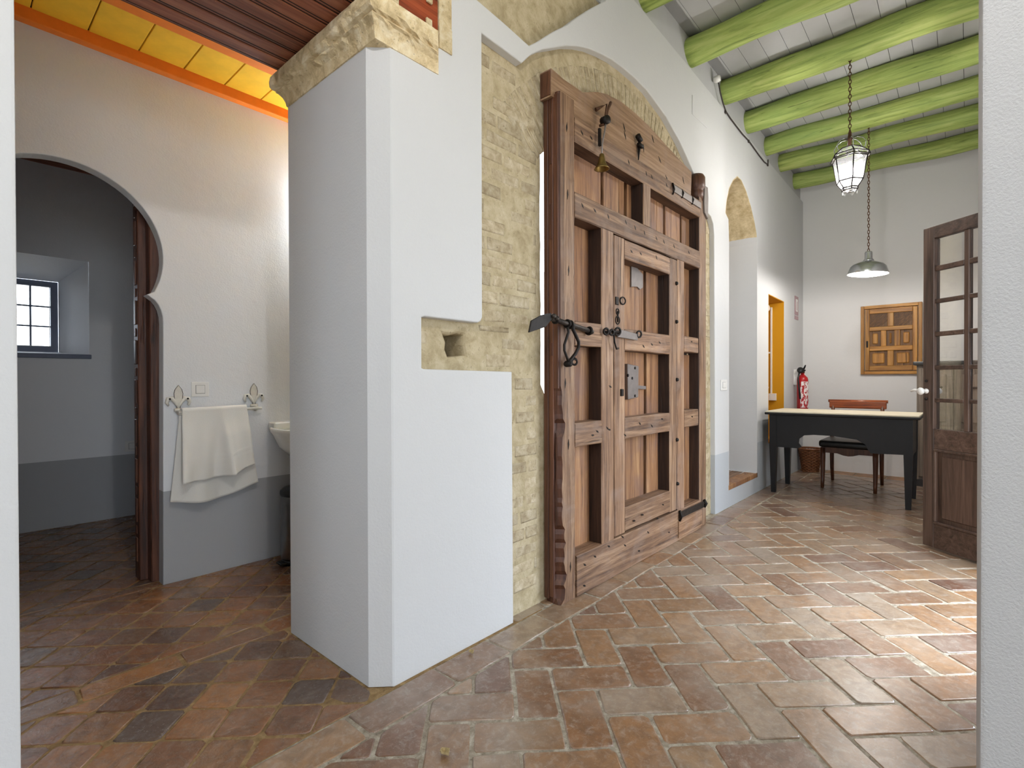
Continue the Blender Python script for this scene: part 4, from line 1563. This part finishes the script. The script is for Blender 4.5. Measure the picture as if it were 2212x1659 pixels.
for i in range(3):
    y = cy0 + .10 + i * .13
    b.ring((cxb + .03, y, 0.70), (1, 0, -.2), .05, .008, 16, 6)
b.build('back_splat', M['mahog'], ch)

# ================================================================== WASTE BASKET
bk = empty('waste_basket', (6.86, 1.385, 0))
tag(bk, 'brown wicker waste basket by the end wall', 'basket')
b = B()
nb_, rows_ = 24, 15
for i in range(rows_):
    z = 0.012 + i * 0.0165
    R = 0.082 + 0.036 * i / rows_
    pts = []
    for k in range(nb_ * 2):
        a = 2 * math.pi * k / (nb_ * 2)
        rr = R + (0.0045 if (k // 2 + i) % 2 else -0.0045)
        pts.append((6.86 + rr * math.cos(a), 1.385 + rr * math.sin(a), z))
    b.tube(pts, 0.0085, 5, closed=True)
b.build('woven_wall', M['wicker'], bk)
b = B()
for k in range(nb_):
    a = 2 * math.pi * (k + .5) / nb_
    b.tube([(6.86 + .082 * math.cos(a), 1.385 + .082 * math.sin(a), 0), (6.86 + .119 * math.cos(a), 1.385 + .119 * math.sin(a), .262)], .004, 5)
b.build('basket_stakes', M['wicker'], bk)
b = B()
b.ring((6.86, 1.385, .266), (0, 0, 1), .121, .012, 28, 8)
b.build('rim', M['wicker'], bk)
B().lathe([(.09, 0.0), (.09, .012), (0, .012)], (6.86, 1.385, 0), seg=20).build('base', M['wicker'], bk)

# ================================================================== FIRE EXTINGUISHER AND SIGN
eu, ev = 6.66, 1.425
fx = empty('fire_extinguisher', (eu, ev, 0.70))
tag(fx, 'red fire extinguisher hung on wall near the corner', 'extinguisher')
B().lathe([(0, .70), (.05, .70), (.058, .712), (.058, 1.08), (.052, 1.105), (.030, 1.13), (.018, 1.14), (.018, 1.16)], (eu, ev, 0), seg=24).build('cylinder', M['red'], fx)
b = B()
seg = 12
arcp = [(-150 + 150 * i / seg) for i in range(seg + 1)]
lo, hi = 0.76, 1.06
vs = [[b.bm.verts.new((eu + .0592 * math.cos(math.radians(a - 40)), ev + .0592 * math.sin(math.radians(a - 40)), z)) for a in arcp] for z in (lo, hi)]
for i in range(seg):
    b.bm.faces.new((vs[0][i], vs[0][i + 1], vs[1][i + 1], vs[1][i]))
lm = NT('extinguisher_label')
pp = lm.coords('Object', (40, 40, 22))
nn = lm.noise(pp, 1.0, 3, 0.7)
lm.color(lm.ramp(nn, [(0.47, srgb(176, 24, 30)), (0.52, srgb(236, 230, 228))]))
lm.set(Roughness=0.35)
b.build('printed_label', lm.m, fx)
B().lathe([(.018, 1.158), (.022, 1.16), (.022, 1.19), (.015, 1.20), (0, 1.20)], (eu, ev, 0), seg=14).build('valve', M['rust'], fx)
b = B()
b.tube([(eu, ev, 1.195), (eu - .01, ev - .02, 1.215), (eu - .05, ev - .04, 1.245)], [.012, .010, .007])
b.tube([(eu, ev, 1.185), (eu - .03, ev - .03, 1.19), (eu - .07, ev - .04, 1.185)], [.011, .009, .007])
b.build('lever', M['black_plastic'], fx)
b = B()
b.lathe([(0, -.02), (.032, -.015), (.036, 0), (.03, .012), (0, .015)], (eu - .055, ev + .01, 1.19), (-1, -.4, 0), 16)
b.build('hose_nozzle', M['black_plastic'], fx)
B().tube([(eu - .05, ev + .02, 1.17), (eu - .07, ev + .03, 1.10), (eu - .068, ev + .02, .98), (eu - .066, ev + .01, .86)], .009, 8).build('hose', M['black_plastic'], fx)
B().box(eu - .02, eu + .02, ev + .04, VW - .0005, 1.02, 1.2, .003).build('wall_bracket', M['white_plastic'], fx)

sg = empty('safety_sign', (6.765, VW - .004, 1.79))
tag(sg, 'small faded red bordered safety sign above extinguisher', 'sign')
B().box(6.685, 6.845, VW - .006, VW - .0008, 1.845, 2.065, .001).build('sign_plate', M['sign_edge'], sg)
B().box(6.72, 6.812, VW - .0075, VW - .006, 1.885, 2.03).build('sign_face', M['white_plastic'], sg)
B().box(6.755, 6.777, VW - .0085, VW - .0074, 1.90, 2.0).build('sign_pictogram', M['sign_edge'], sg)
B().box(6.685, 6.845, VW - .006, VW - .0008, 1.79, 1.835, .001).build('caption_plate', M['sign_edge'], sg)

# ================================================================== SHUTTER ON THE END WALL
sh = empty('wooden_shutter', (7.06, 0.64, 1.14))
tag(sh, 'honey pine panelled shutter with lattice top on end wall', 'shutter')
UX = 7.1
y0, y1, z0, z1 = 0.365, 0.917, 1.140, 1.918
fw = 0.034
for nm, a in (('frame_side', (y0, y0 + fw, z0, z1)), ('frame_side', (y1 - fw, y1, z0, z1)), ('frame_top', (y0 + fw, y1 - fw, z1 - fw, z1)), ('frame_bottom', (y0 + fw, y1 - fw, z0, z0 + fw))):
    B().box(UX - .04, UX - .001, a[0], a[1], a[2], a[3], .003).build(nm, M['honey_z'] if 'side' in nm else M['honey_y'], sh)
ya, yb, za, zb = y0 + fw + .006, y1 - fw - .006, z0 + fw + .006, z1 - fw - .006
sw = 0.042
B().box(UX - .012, UX - .003, ya, yb, za, zb).build('backing', M['honey_dark'], sh)
for a in ((ya, ya + sw), (yb - sw, yb)):
    B().box(UX - .034, UX - .010, a[0], a[1], za, zb, .004).build('stile', M['honey_z'], sh)
H = zb - za
zr = [za, za + .055, za + .225, za + .275, za + .45, za + .495, zb - .052, zb]
for i in (0, 2, 4, 6):
    B().box(UX - .036, UX - .010, ya + sw, yb - sw, zr[i], zr[i + 1], .004).build('rail', M['honey_y'], sh)
yi0, yi1 = ya + sw, yb - sw
mid = (yi0 + yi1) / 2
for (c, a, b_) in ((mid, 1, 2), (mid, 5, 6)):
    B().box(UX - .035, UX - .010, c - .028, c + .028, zr[a], zr[b_], .004).build('mullion', M['honey_z'], sh)
w3 = (yi1 - yi0)
for c in (yi0 + w3 * .345, yi0 + w3 * .665):
    B().box(UX - .035, UX - .010, c - .025, c + .025, zr[3], zr[4], .004).build('mullion', M['honey_z'], sh)
def panel(a0, a1, c0, c1):
    B().box(UX - .026, UX - .011, a0 + .028, a1 - .028, c0 + .028, c1 - .028, .008).build('panel', M['honey_z'], sh)
panel(yi0, mid - .028, zr[1], zr[2])
panel(mid + .028, yi1, zr[1], zr[2])
for (a0, a1) in ((yi0, yi0 + w3 * .345 - .025), (yi0 + w3 * .345 + .025, yi0 + w3 * .665 - .025), (yi0 + w3 * .665 + .025, yi1)):
    panel(a0, a1, zr[3], zr[4])
for (a0, a1) in ((yi0, mid - .028), (mid + .028, yi1)):
    c0, c1 = zr[5], zr[6]
    n = 9
    for k in range(-4, n + 1):
        s = a0 + (a1 - a0) * k / n
        # diagonal slats leaning right as seen from the hall (towards -v)
        p0, p1 = Vector((s + .12, c0)), Vector((s - .12 + .12, c1 + (.0)))
        A_, B_ = (s + (c1 - c0) * 1.0, c0), (s, c1)
        pts = clip_rect([(A_[0] - .004, A_[1]), (A_[0] + .004, A_[1]), (B_[0] + .004, B_[1]), (B_[0] - .004, B_[1])], a0, a1, c0, c1)
        if len(pts) >= 3:
            bb = B()
            bb.prism([(UX - .024, y, z) for y, z in pts], (.008, 0, 0))
            bb.build('lattice_slat', M['honey_dark'], sh)
B().box(UX - .039, UX - .033, yb - .03, yb - .012, za + .265, za + .34, .002).build('latch', M['iron_dark'], sh)

# ================================================================== CABINET BEHIND THE FRENCH DOOR
cb = empty('side_cabinet', (6.85, 0.05, 0))
tag(cb, 'grey brown cabinet with dark top behind french door', 'cabinet')
B().box(6.62, 7.05, -0.19, 0.385, 0.06, 1.225).build('body', M['cab'], cb)
B().box(6.58, 7.055, -0.20, 0.415, 1.225, 1.262, .010, 2).build('cabinet_top', M['cab_dark'], cb)
B().box(6.60, 7.05, -0.19, 0.395, 0.0, 0.07).build('plinth', M['cab_dark'], cb)
for (a, c) in ((-0.175, 0.095), (0.105, 0.37)):
    dr = B().box(6.602, 6.621, a, c, 0.10, 1.19, .003).build('cabinet_door', M['cab'], cb)
    B().box(6.590, 6.604, a + .05, c - .05, 0.16, 0.60, .006).build('door_panel', M['cab'], dr)
    B().box(6.590, 6.604, a + .05, c - .05, 0.66, 1.13, .006).build('door_panel', M['cab'], dr)
    B().tube([(6.60, (a + c) / 2 - .05, 1.005), (6.575, (a + c) / 2 - .04, 1.0), (6.575, (a + c) / 2 + .06, 1.0)], .009, 8).build('pull', M['iron_dark'], dr)

# ================================================================== LANTERN
ln_u, ln_v = 4.44, 0.645
lt_top = LOGZ[6]
ln = empty('glass_lantern', (ln_u, ln_v, 2.43))
tag(ln, 'lit hexagonal glass lantern hanging beyond the gate towards desk', 'lantern')


def chain(b, x, y, z0, z1, L=0.034, r=0.0028, w=0.009):
    n = int((z1 - z0) / (L * .78))
    for i in range(n):
        zc = z0 + (z1 - z0) * (i + .5) / n
        pts = []
        for k in range(10):
            a = 2 * math.pi * k / 10
            p = (w * math.cos(a), (L / 2) * math.sin(a))
            pts.append((x + (p[0] if i % 2 else 0), y + (0 if i % 2 else p[0]), zc + p[1]))
        b.tube(pts, r, 5, closed=True)


b = B()
chain(b, ln_u, ln_v, 2.86, lt_top + .02)
b.build('chain', M['rust'], ln)
b = B()
b.lathe([(.006, 2.90), (.010, 2.87), (.016, 2.84), (.022, 2.835), (.012, 2.825), (.012, 2.79)], (ln_u, ln_v, 0), seg=12)
b.build('finial', M['rust'], ln)


def hexring(r, z, n=6, a0=0.35):
    return [Vector((ln_u + r * math.cos(a0 + 2 * math.pi * k / n), ln_v + r * math.sin(a0 + 2 * math.pi * k / n), z)) for k in range(n)]


levels = [(0.060, 2.765), (0.118, 2.715), (0.128, 2.690), (0.112, 2.685), (0.084, 2.525), (0.052, 2.478), (0.050, 2.462)]
rings = [hexring(r, z) for r, z in levels]
b = B()
for rg_ in rings:
    for k in range(6):
        b.tube([rg_[k], rg_[(k + 1) % 6]], .0042, 5)
for i in range(len(rings) - 1):
    for k in range(6):
        b.tube([rings[i][k], rings[i + 1][k]], .0042, 5)
b.build('came_frame', M['iron_dark'], ln)
def frosted(name, k):
    t = NT(name)
    out = t.n['Material Output']
    tr = t.add('ShaderNodeBsdfTransparent')
    tl = t.add('ShaderNodeBsdfTranslucent')
    tl.inputs[0].default_value = (0.95, 0.97, 1, 1)
    gl = t.add('ShaderNodeBsdfGlossy')
    gl.inputs['Roughness'].default_value = 0.1
    m1 = t.add('ShaderNodeMixShader')
    m1.inputs[0].default_value = k
    t.link(tr.outputs[0], m1.inputs[1])
    t.link(tl.outputs[0], m1.inputs[2])
    m2 = t.add('ShaderNodeMixShader')
    m2.inputs[0].default_value = 0.08
    t.link(m1.outputs[0], m2.inputs[1])
    t.link(gl.outputs[0], m2.inputs[2])
    t.link(m2.outputs[0], out.inputs['Surface'])
    return t.m


LG = frosted('lantern_glass', 0.03)
for i in range(len(rings) - 1):
    for k in range(6):
        bb = B()
        bb.quad(rings[i][k], rings[i][(k + 1) % 6], rings[i + 1][(k + 1) % 6], rings[i + 1][k])
        bb.build('pane', LG, ln)
b = B()
for k in range(6):
    a = 0.35 + 2 * math.pi * k / 6
    def Q(r, z):
        return (ln_u + r * math.cos(a), ln_v + r * math.sin(a), z)
    b.tube([Q(.014, 2.83), Q(.05, 2.835), Q(.085, 2.815), Q(.103, 2.785), Q(.098, 2.752), Q(.078, 2.742), Q(.070, 2.757)], .003, 5)
b.build('scroll_crown', M['silver'], ln)
b = B()
for k in range(6):
    p, q_ = rings[-1][k], rings[-1][(k + 1) % 6]
    m_ = (p + q_) / 2
    b.prism([tuple(p), tuple(q_), tuple(m_ + Vector((0, 0, -.030)))], ((m_ - Vector((ln_u, ln_v, m_.z))).normalized() * .002))
b.build('pendant_points', LG, ln)
BULB = emit('lantern_bulb_glow', (1, 0.97, 0.92, 1), 12.0)
B().lathe([(0, 0), (.015, .004), (.026, .028), (.026, .050), (.016, .072), (.012, .095), (0, .10)], (ln_u, ln_v, 2.57), seg=16).build('bulb', BULB, ln)
pl_ = bpy.data.lights.new('lantern_lamp', 'POINT')
pl_.energy = 30.0
pl_.shadow_soft_size = 0.03
pl_.color = (1, 0.97, 0.94)
plo = bpy.data.objects.new('lantern_lamp', pl_)
plo.location = (ln_u, ln_v, 2.555)
COL.objects.link(plo)

# second lantern of the hall, hanging over the viewer's head in front of the passage
def simple_lantern(u, v, z):
    o = empty('glass_lantern', (u, v, z))
    tag(o, 'lit glass lantern hanging near the passage opening', 'lantern')
    b = B()
    chain(b, u, v, z + .42, plank_z(u) - .01)
    b.build('chain', M['rust'], o)
    b = B()
    R_ = [[Vector((u + r * math.cos(.35 + math.pi * k / 3), v + r * math.sin(.35 + math.pi * k / 3), z + h)) for k in range(6)] for r, h in ((.02, .42), (.06, .34), (.125, .27), (.084, .10), (.05, .05))]
    for i in range(len(R_)):
        for k in range(6):
            b.tube([R_[i][k], R_[i][(k + 1) % 6]], .0032, 5)
            if i + 1 < len(R_):
                b.tube([R_[i][k], R_[i + 1][k]], .0032, 5)
    b.build('came_frame', M['iron_dark'], o)
    for i in range(1, len(R_) - 1):
        for k in range(6):
            bb = B()
            bb.quad(R_[i][k], R_[i][(k + 1) % 6], R_[i + 1][(k + 1) % 6], R_[i + 1][k])
            bb.build('pane', LG, o)
    B().lathe([(0, .14), (.026, .168), (.026, .19), (.012, .235), (0, .24)], (u, v, z), seg=16).build('bulb', BULB, o)
    L = bpy.data.lights.new('lantern_lamp', 'POINT')
    L.energy = 54.0
    L.shadow_soft_size = 0.03
    L.color = (1, 0.97, 0.94)
    lo_ = bpy.data.objects.new('lantern_lamp', L)
    lo_.location = (u, v, z + .12)
    COL.objects.link(lo_)


simple_lantern(0.30, 0.0, 2.62)

# ================================================================== PENDANT LAMP
pn_u, pn_v = 5.67, 0.678
pd = empty('pendant_lamp', (pn_u, pn_v, 2.03))
tag(pd, 'silver dish pendant lamp on long chain over desk', 'lamp')
b = B()
chain(b, pn_u, pn_v, 2.245, LOGZ[8] + .02, 0.036, .003, .008)
b.build('chain', M['rust'], pd)
B().lathe([(.010, 2.252), (.026, 2.248), (.030, 2.24), (.030, 2.185), (.040, 2.172), (.044, 2.162)], (pn_u, pn_v, 0), seg=24).build('neck', M['silver'], pd)
tilt = Matrix.Translation((pn_u, pn_v, 2.165)) @ Matrix.Rotation(math.radians(3.0), 4, 'X') @ Matrix.Translation((-pn_u, -pn_v, -2.165))
b = B()
b.lathe([(.044, 2.162), (.075, 2.150), (.118, 2.132), (.138, 2.112), (.152, 2.070), (.160, 2.048), (.160, 2.043)], (pn_u, pn_v, 0), seg=40, close=False)
bmesh.ops.transform(b.bm, matrix=tilt, verts=b.bm.verts)
b.build('shade', M['silver'], pd)
b = B()
b.lathe([(.0, 2.152), (.042, 2.152), (.073, 2.142), (.114, 2.126), (.133, 2.108), (.147, 2.070), (.157, 2.045)], (pn_u, pn_v, 0), seg=40, close=False)
bmesh.ops.transform(b.bm, matrix=tilt, verts=b.bm.verts)
b.build('shade_lining', M['white_enamel'], pd)
B().lathe([(0, 2.055), (.02, 2.06), (.030, 2.085), (.022, 2.12), (.012, 2.15), (0, 2.152)], (pn_u, pn_v, 0), seg=16).build('bulb', emit('pendant_bulb_glow', (1, .93, .82, 1), 12.0), pd)

pq_ = bpy.data.lights.new('pendant_bulb_lamp', 'POINT')
pq_.energy = 26.0
pq_.shadow_soft_size = 0.03
pq_.color = (1, 0.96, 0.92)
pqo = bpy.data.objects.new('pendant_bulb_lamp', pq_)
pqo.location = (pn_u, pn_v, 2.04)
COL.objects.link(pqo)

# ================================================================== YELLOW RECESS FITTINGS
cd = empty('conduit_box', (6.22, 1.63, 0.85))
tag(cd, 'white conduit and junction box inside the ochre recess', 'junction box')
B().box(6.196, 6.2215, 1.588, 1.664, 0.85, 0.928, .003, 1).build('box', M['white_plastic'], cd)
B().box(6.208, 6.2215, 1.632, 1.650, 0.93, 1.89, .002).build('conduit', M['white_plastic'], cd)
B().box(6.208, 6.2215, 1.652, 1.86, 1.375, 1.393, .002).build('conduit', M['white_plastic'], cd)
B().box(6.208, 6.2215, 1.668, 1.86, 0.985, 1.003, .002).build('conduit', M['white_plastic'], cd)
rl = B().lathe([(0, 0), (.045, .0), (.048, .015), (.03, .03), (0, .034)], (6.2215, 1.70, 1.885), (-1, 0, 0), 20).build('round_lamp', M['white_enamel'])
tag(rl, 'round white lamp fitting high in the ochre recess', 'lamp')

# ================================================================== SWITCHES, SOCKETS, CABLE
def switch(name, label, c, normal, w, h, cat='switch'):
    o = empty(name, c)
    tag(o, label, cat)
    cx_, cy_, cz_ = c
    if normal == 'V':
        def bx(a, b_, d0, d1, e, f, bev=.002):
            return B().box(cx_ + a, cx_ + b_, cy_ - d1, cy_ - d0, cz_ + e, cz_ + f, bev)
    bx(-w / 2, w / 2, 0.0006, .008, -h / 2, h / 2).build('cover_plate', M['white_plastic'], o)
    bx(-w * .27, w * .27, .0075, .0092, -h * .29, h * .29, .0005).build('rocker_gap', M['line_grey'], o)
    bx(-w * .245, w * .245, .008, .0115, -h * .265, h * .265, .0015).build('rocker', M['white_plastic'], o)
    return o


switch('light_switch', 'white light switch above the hanging towel', (0.977, AW0, 1.036), 'V', 0.088, 0.082)
switch('light_switch', 'light switch low on the dim washroom back wall', (1.055, 5.05, 0.560), 'V', 0.095, 0.085)
switch('wall_socket', 'white socket plate between gate and pointed niche', (4.345, VW, 1.038), 'V', 0.14, 0.088, 'socket')
hatch = empty('wall_hatch', (3.85, VW, 3.05))
tag(hatch, 'faint white square cover plate high beside the gate arch', 'cover plate')
B().box(3.70, 3.98, VW - .004, VW - .0006, 3.03, 3.17, .001).build('cover_plate', M['plaster'], hatch)

cb2 = empty('wall_cable', (4.9, 1.52, 3.3))
tag(cb2, 'dark cable looping along the wall head below the logs', 'cable')
pts = [onV(x, y, 1.508) for x, y in ((1551, 172), (1556, 200), (1561, 220), (1568, 241), (1578, 256), (1590, 272), (1604, 290), (1618, 305), (1630, 322), (1640, 336), (1651, 350), (1659, 356), (1659, 345))]
B().tube([(x, 1.508, z) for x, z in pts], .006, 6).build('cord', M['cable'], cb2)
x, z = onV(1551, 170, 1.50)
B().lathe([(0, -.02), (.022, -.016), (.028, 0), (.024, .03), (0, .036)], (x, 1.50, z), (0, 1, 0), 14).build('junction_cap', M['white_plastic'], cb2)
for (px, py) in ((1568, 242), (1618, 305), (1659, 356)):
    x, z = onV(px, py, 1.506)
    B().box(x - .012, x + .012, 1.502, 1.515, z - .012, z + .012, .002).build('cable_clip', M['cable'], cb2)

# ================================================================== WASHROOM OBJECTS
# carved post beside the arch
dp = empty('carved_door_post', (0.765, 3.35, 0))
tag(dp, 'carved dark wooden door post inside the horseshoe arch', 'door post')
B().box(0.728, 0.790, 3.345, 3.435, 0, 2.55, .004).build('post', M['carved'], dp)
B().box(0.764, 0.812, 3.272, 3.346, 0, 2.55, .005).build('post_moulding', M['carved'], dp)
for k in range(11):
    z = 0.10 + k * 0.215
    B().box(0.722, 0.7285, 3.372, 3.408, z, z + .13, .002).build('carved_block', M['gate_edge'], dp)
    B().box(0.7235, 0.7285, 3.378, 3.402, z + .15, z + .195, .002).build('carved_boss', M['gate_edge'], dp)

# towel rail with fleur-de-lis ends
trl = empty('towel_rail', (1.06, 3.15, 0.93))
tag(trl, 'white towel rail with two fleur de lis brackets', 'towel rail')
FL = simple('aged_white_iron', srgb(214, 210, 200), 0.5, 0.1, 0.12, 40)


def fleur(u, z):
    v0 = AW0
    pet = [(0, .145), (.016, .122), (.021, .10), (.018, .07), (.009, .035), (.006, .01), (-.006, .01), (-.009, .035), (-.018, .07), (-.021, .10), (-.016, .122)]
    b = B()
    b.prism([(u + x, v0 - .020, z + y) for x, y in pet], (0, .012, 0), .002)
    br = b.build('fleur_petal', FL, trl)
    for s in (-1, 1):
        b = B()
        cur = [(0, .02), (.012 * s, .05), (.030 * s, .075), (.047 * s, .072), (.054 * s, .052), (.045 * s, .036)]
        b.tube([(u + x, v0 - .016, z + y) for x, y in cur], [.005, .008, .012, .012, .009, .005], 8)
        b.build('fleur_scroll', FL, trl)
        b = B()
        b.lathe([(0, -.003), (.005, -.002), (.005, .003)], (u + .042 * s, v0 - .029, z + .072), (0, 1, 0), 8)
        b.build('screw', M['iron_dark'], trl)
    # dark outline groove on the petal
    b = B()
    b.tube([(u + x, v0 - .0205, z + y) for x, y in pet], .0012, 4, closed=True)
    b.build('petal_outline', M['iron'], trl)
    b = B()
    b.tube([(u - .02, v0 - .02, z + .012), (u + .02, v0 - .02, z + .012)], .009, 8)
    b.tube([(u, v0 - .002, z), (u, v0 - .045, z - .008), (u, v0 - .062, z)], [.010, .012, .012], 8)
    b.build('bracket_arm', FL, trl)


fz = 0.915
fleur(0.868, fz)
fleur(1.258, fz + .008)
B().tube([(0.855, AW0 - .062, fz), (1.285, AW0 - .062, fz + .006)], .008, 10).build('rail', FL, trl)

# towel: folded over the rail
b = B()
NU, NZ = 46, 40
rv = AW0 - .062


def towel_sheet(front):
    rows = []
    for j in range(NZ + 1):
        t = j / NZ
        row = []
        for i in range(NU + 1):
            s = i / NU
            top_z = fz + .014 + .006 * s
            if front:
                u0, u1 = 0.868 - .020 * t, 1.195 + .030 * t
                bot = 0.548 - .0 + .055 * s - .025 * math.sin(s * math.pi)
                amp = .004 + .016 * t
                w = amp * (math.sin(s * 9.0 + .6 + .5 * t) + .55 * math.sin(s * 19 + 1.3)) * (.5 + .5 * t)
                if s > .5:
                    w += .020 * t * math.exp(-((s - .60 - .05 * t) / .05) ** 2)
                v = rv - .018 - (w * 1.5 + amp * 1.3) * min(1.0, t * 2.5) - .006 * t
            else:
                u0, u1 = 0.866 - .048 * t, 1.198 + .062 * t
                bot = 0.432 + .045 * s - .042 * math.sin(s * math.pi) + .012
                amp = .002 + .014 * t
                w = amp * (math.sin(s * 8.0 + 2.4) + .5 * math.sin(s * 15)) * (.3 + .7 * t)
                v = rv + .016 + (w * 1.2 - amp * .9) * min(1.0, t * 2)
                v = min(v, AW0 - .012)
            u = u0 + (u1 - u0) * s
            z = top_z + (bot - top_z) * t
            if front:
                for zt in (.70, .78):
                    v -= .0028 * math.exp(-((t - zt) / .008) ** 2)
            row.append((u, v, z))
        rows.append(row)
    return rows


fr_, bk_ = towel_sheet(True), towel_sheet(False)
top_arc = []
for k in range(1, 5):
    a = math.pi * k / 5
    row = []
    for i in range(NU + 1):
        p, q_ = Vector(bk_[0][i]), Vector(fr_[0][i])
        m_ = p.lerp(q_, k / 5)
        row.append((m_.x, m_.y, m_.z + .010 * math.sin(a)))
    top_arc.append(row)
allr = bk_[::-1] + top_arc + fr_
vv = [[b.bm.verts.new(p) for p in row] for row in allr]
for i in range(len(vv) - 1):
    for j in range(NU):
        b.bm.faces.new((vv[i][j], vv[i][j + 1], vv[i + 1][j + 1], vv[i + 1][j]))
tw = b.build('bath_towel', M['towel'], smooth=True)
sd = tw.modifiers.new('thick', 'SOLIDIFY')
sd.thickness = .004
tag(tw, 'white terry towel folded over the towel rail', 'towel')

# washbasin
wbn = empty('washbasin', (1.555, 3.19, 0.62))
tag(wbn, 'white wall hung ceramic washbasin beyond the pier', 'washbasin')
b = B()
def basin_ring(sx, sy, z, n=28):
    pts = []
    for k in range(n):
        a = 2 * math.pi * k / n
        ca, sa = math.cos(a), math.sin(a)
        e = .62
        x = 1.555 + sx * math.copysign(abs(ca) ** e, ca)
        y = 2.975 + sy * math.copysign(abs(sa) ** e, sa)
        pts.append((x, min(y, AW0 - .002), z))
    return pts
prof_ = [(.10, .10, .62), (.15, .14, .635), (.205, .185, .69), (.235, .205, .76), (.250, .215, .782), (.252, .217, .798), (.246, .212, .805), (.225, .19, .798), (.19, .15, .72), (.10, .08, .68)]
rr_ = [[b.bm.verts.new(p) for p in basin_ring(*q_)] for q_ in prof_]
for i in range(len(rr_) - 1):
    for j in range(28):
        b.bm.faces.new((rr_[i][j], rr_[i][(j + 1) % 28], rr_[i + 1][(j + 1) % 28], rr_[i + 1][j]))
b.bm.faces.new(rr_[0])
b.bm.faces.new(rr_[-1])
b.build('bowl', M['ceramic'], wbn, smooth=True)
B().box(1.345, 1.765, 3.09, AW0 - .001, .785, .832, .015, 3).build('back_ledge', M['ceramic'], wbn)
b = B()
b.lathe([(.02, 0), (.02, .06), (.014, .07), (.014, .11), (0, .115)], (1.555, 3.13, .83), seg=14)
b.tube([(1.555, 3.13, .96), (1.555, 3.05, .97), (1.555, 3.02, .95)], .010, 8)
b.build('tap', M['silver'], wbn)
B().tube([(1.555, 3.0, .66), (1.555, 3.0, .50), (1.555, 3.06, .46), (1.555, AW0 - .002, .46)], .018, 10).build('drain_trap', M['silver'], wbn)

# pedal bin
pb = empty('pedal_bin', (1.46, 3.0, 0))
tag(pb, 'dark steel pedal bin standing under the washbasin', 'bin')
B().lathe([(.112, .03), (.114, .04), (.114, .40), (.112, .405)], (1.46, 3.0, 0), seg=32).build('body', M['steel'], pb)
B().lathe([(.116, .405), (.118, .415), (.116, .43), (.095, .448), (.05, .458), (0, .46)], (1.46, 3.0, 0), seg=32).build('lid', M['black_plastic'], pb)
B().lathe([(.108, 0), (.112, .004), (.112, .03)], (1.46, 3.0, 0), seg=32).build('base', M['black_plastic'], pb)
B().box(1.315, 1.35, 2.95, 3.02, .012, .026, .004).box(1.34, 1.40, 2.98, 3.0, .014, .024).build('pedal', M['black_plastic'], pb)

# mirror light over the basin: the warm glow on the passage wall
ml = empty('mirror_light', (1.66, 3.18, 2.15))
tag(ml, 'small wall light above the washbasin', 'lamp')
B().box(1.70, 1.86, AW0 - .02, AW0 - .001, 2.13, 2.19, .004).build('back_plate', M['silver'], ml)
B().tube([(1.68, AW0 - .09, 2.16), (1.88, AW0 - .09, 2.16)], .022, 12).build('tube', emit('mirror_light_glow', (.90, .97, 1.0, 1), 160.0), ml)
B().tube([(1.78, AW0 - .02, 2.16), (1.78, AW0 - .08, 2.16)], .01, 8).build('arm', M['silver'], ml)

# ================================================================== DRY LEAVES ON THE FLOOR
def dry_leaf(px, py, size, label, seed):
    q = random.Random(seed)
    u, v = onZ(px, py, 0.004)
    b = B()
    n, mrows = 9, 6
    vv = []
    a = q.uniform(0, 6.28)
    for i in range(n):
        t = i / (n - 1)
        w = size * .42 * math.sin(math.pi * min(1, t * .92 + .04)) * (1 + .25 * math.sin(i * 2.3))
        row = []
        for j in range(mrows):
            s = -1 + 2 * j / (mrows - 1)
            x = (t - .5) * size
            y = s * w
            z = .0045 + size * (.34 * s * s * (1 - .4 * t) + .18 * (t - .5) ** 2 + q.uniform(-.04, .04))
            row.append(b.bm.verts.new((u + x * math.cos(a) - y * math.sin(a), v + x * math.sin(a) + y * math.cos(a), max(z, .0035))))
        vv.append(row)
    for i in range(n - 1):
        for j in range(mrows - 1):
            b.bm.faces.new((vv[i][j], vv[i + 1][j], vv[i + 1][j + 1], vv[i][j + 1]))
    o = b.build('dry_leaf', M['leaf_dry'])
    md = o.modifiers.new('thick', 'SOLIDIFY')
    md.thickness = .0012
    tag(o, label, 'leaf', 'dry leaves on the tiles')
    return o


dry_leaf(961, 1628, .034, 'curled dry leaf on a pale tile away from walls', 3)
dry_leaf(1018, 1410, .026, 'small dry leaf against the foot of the plastered wall', 8)
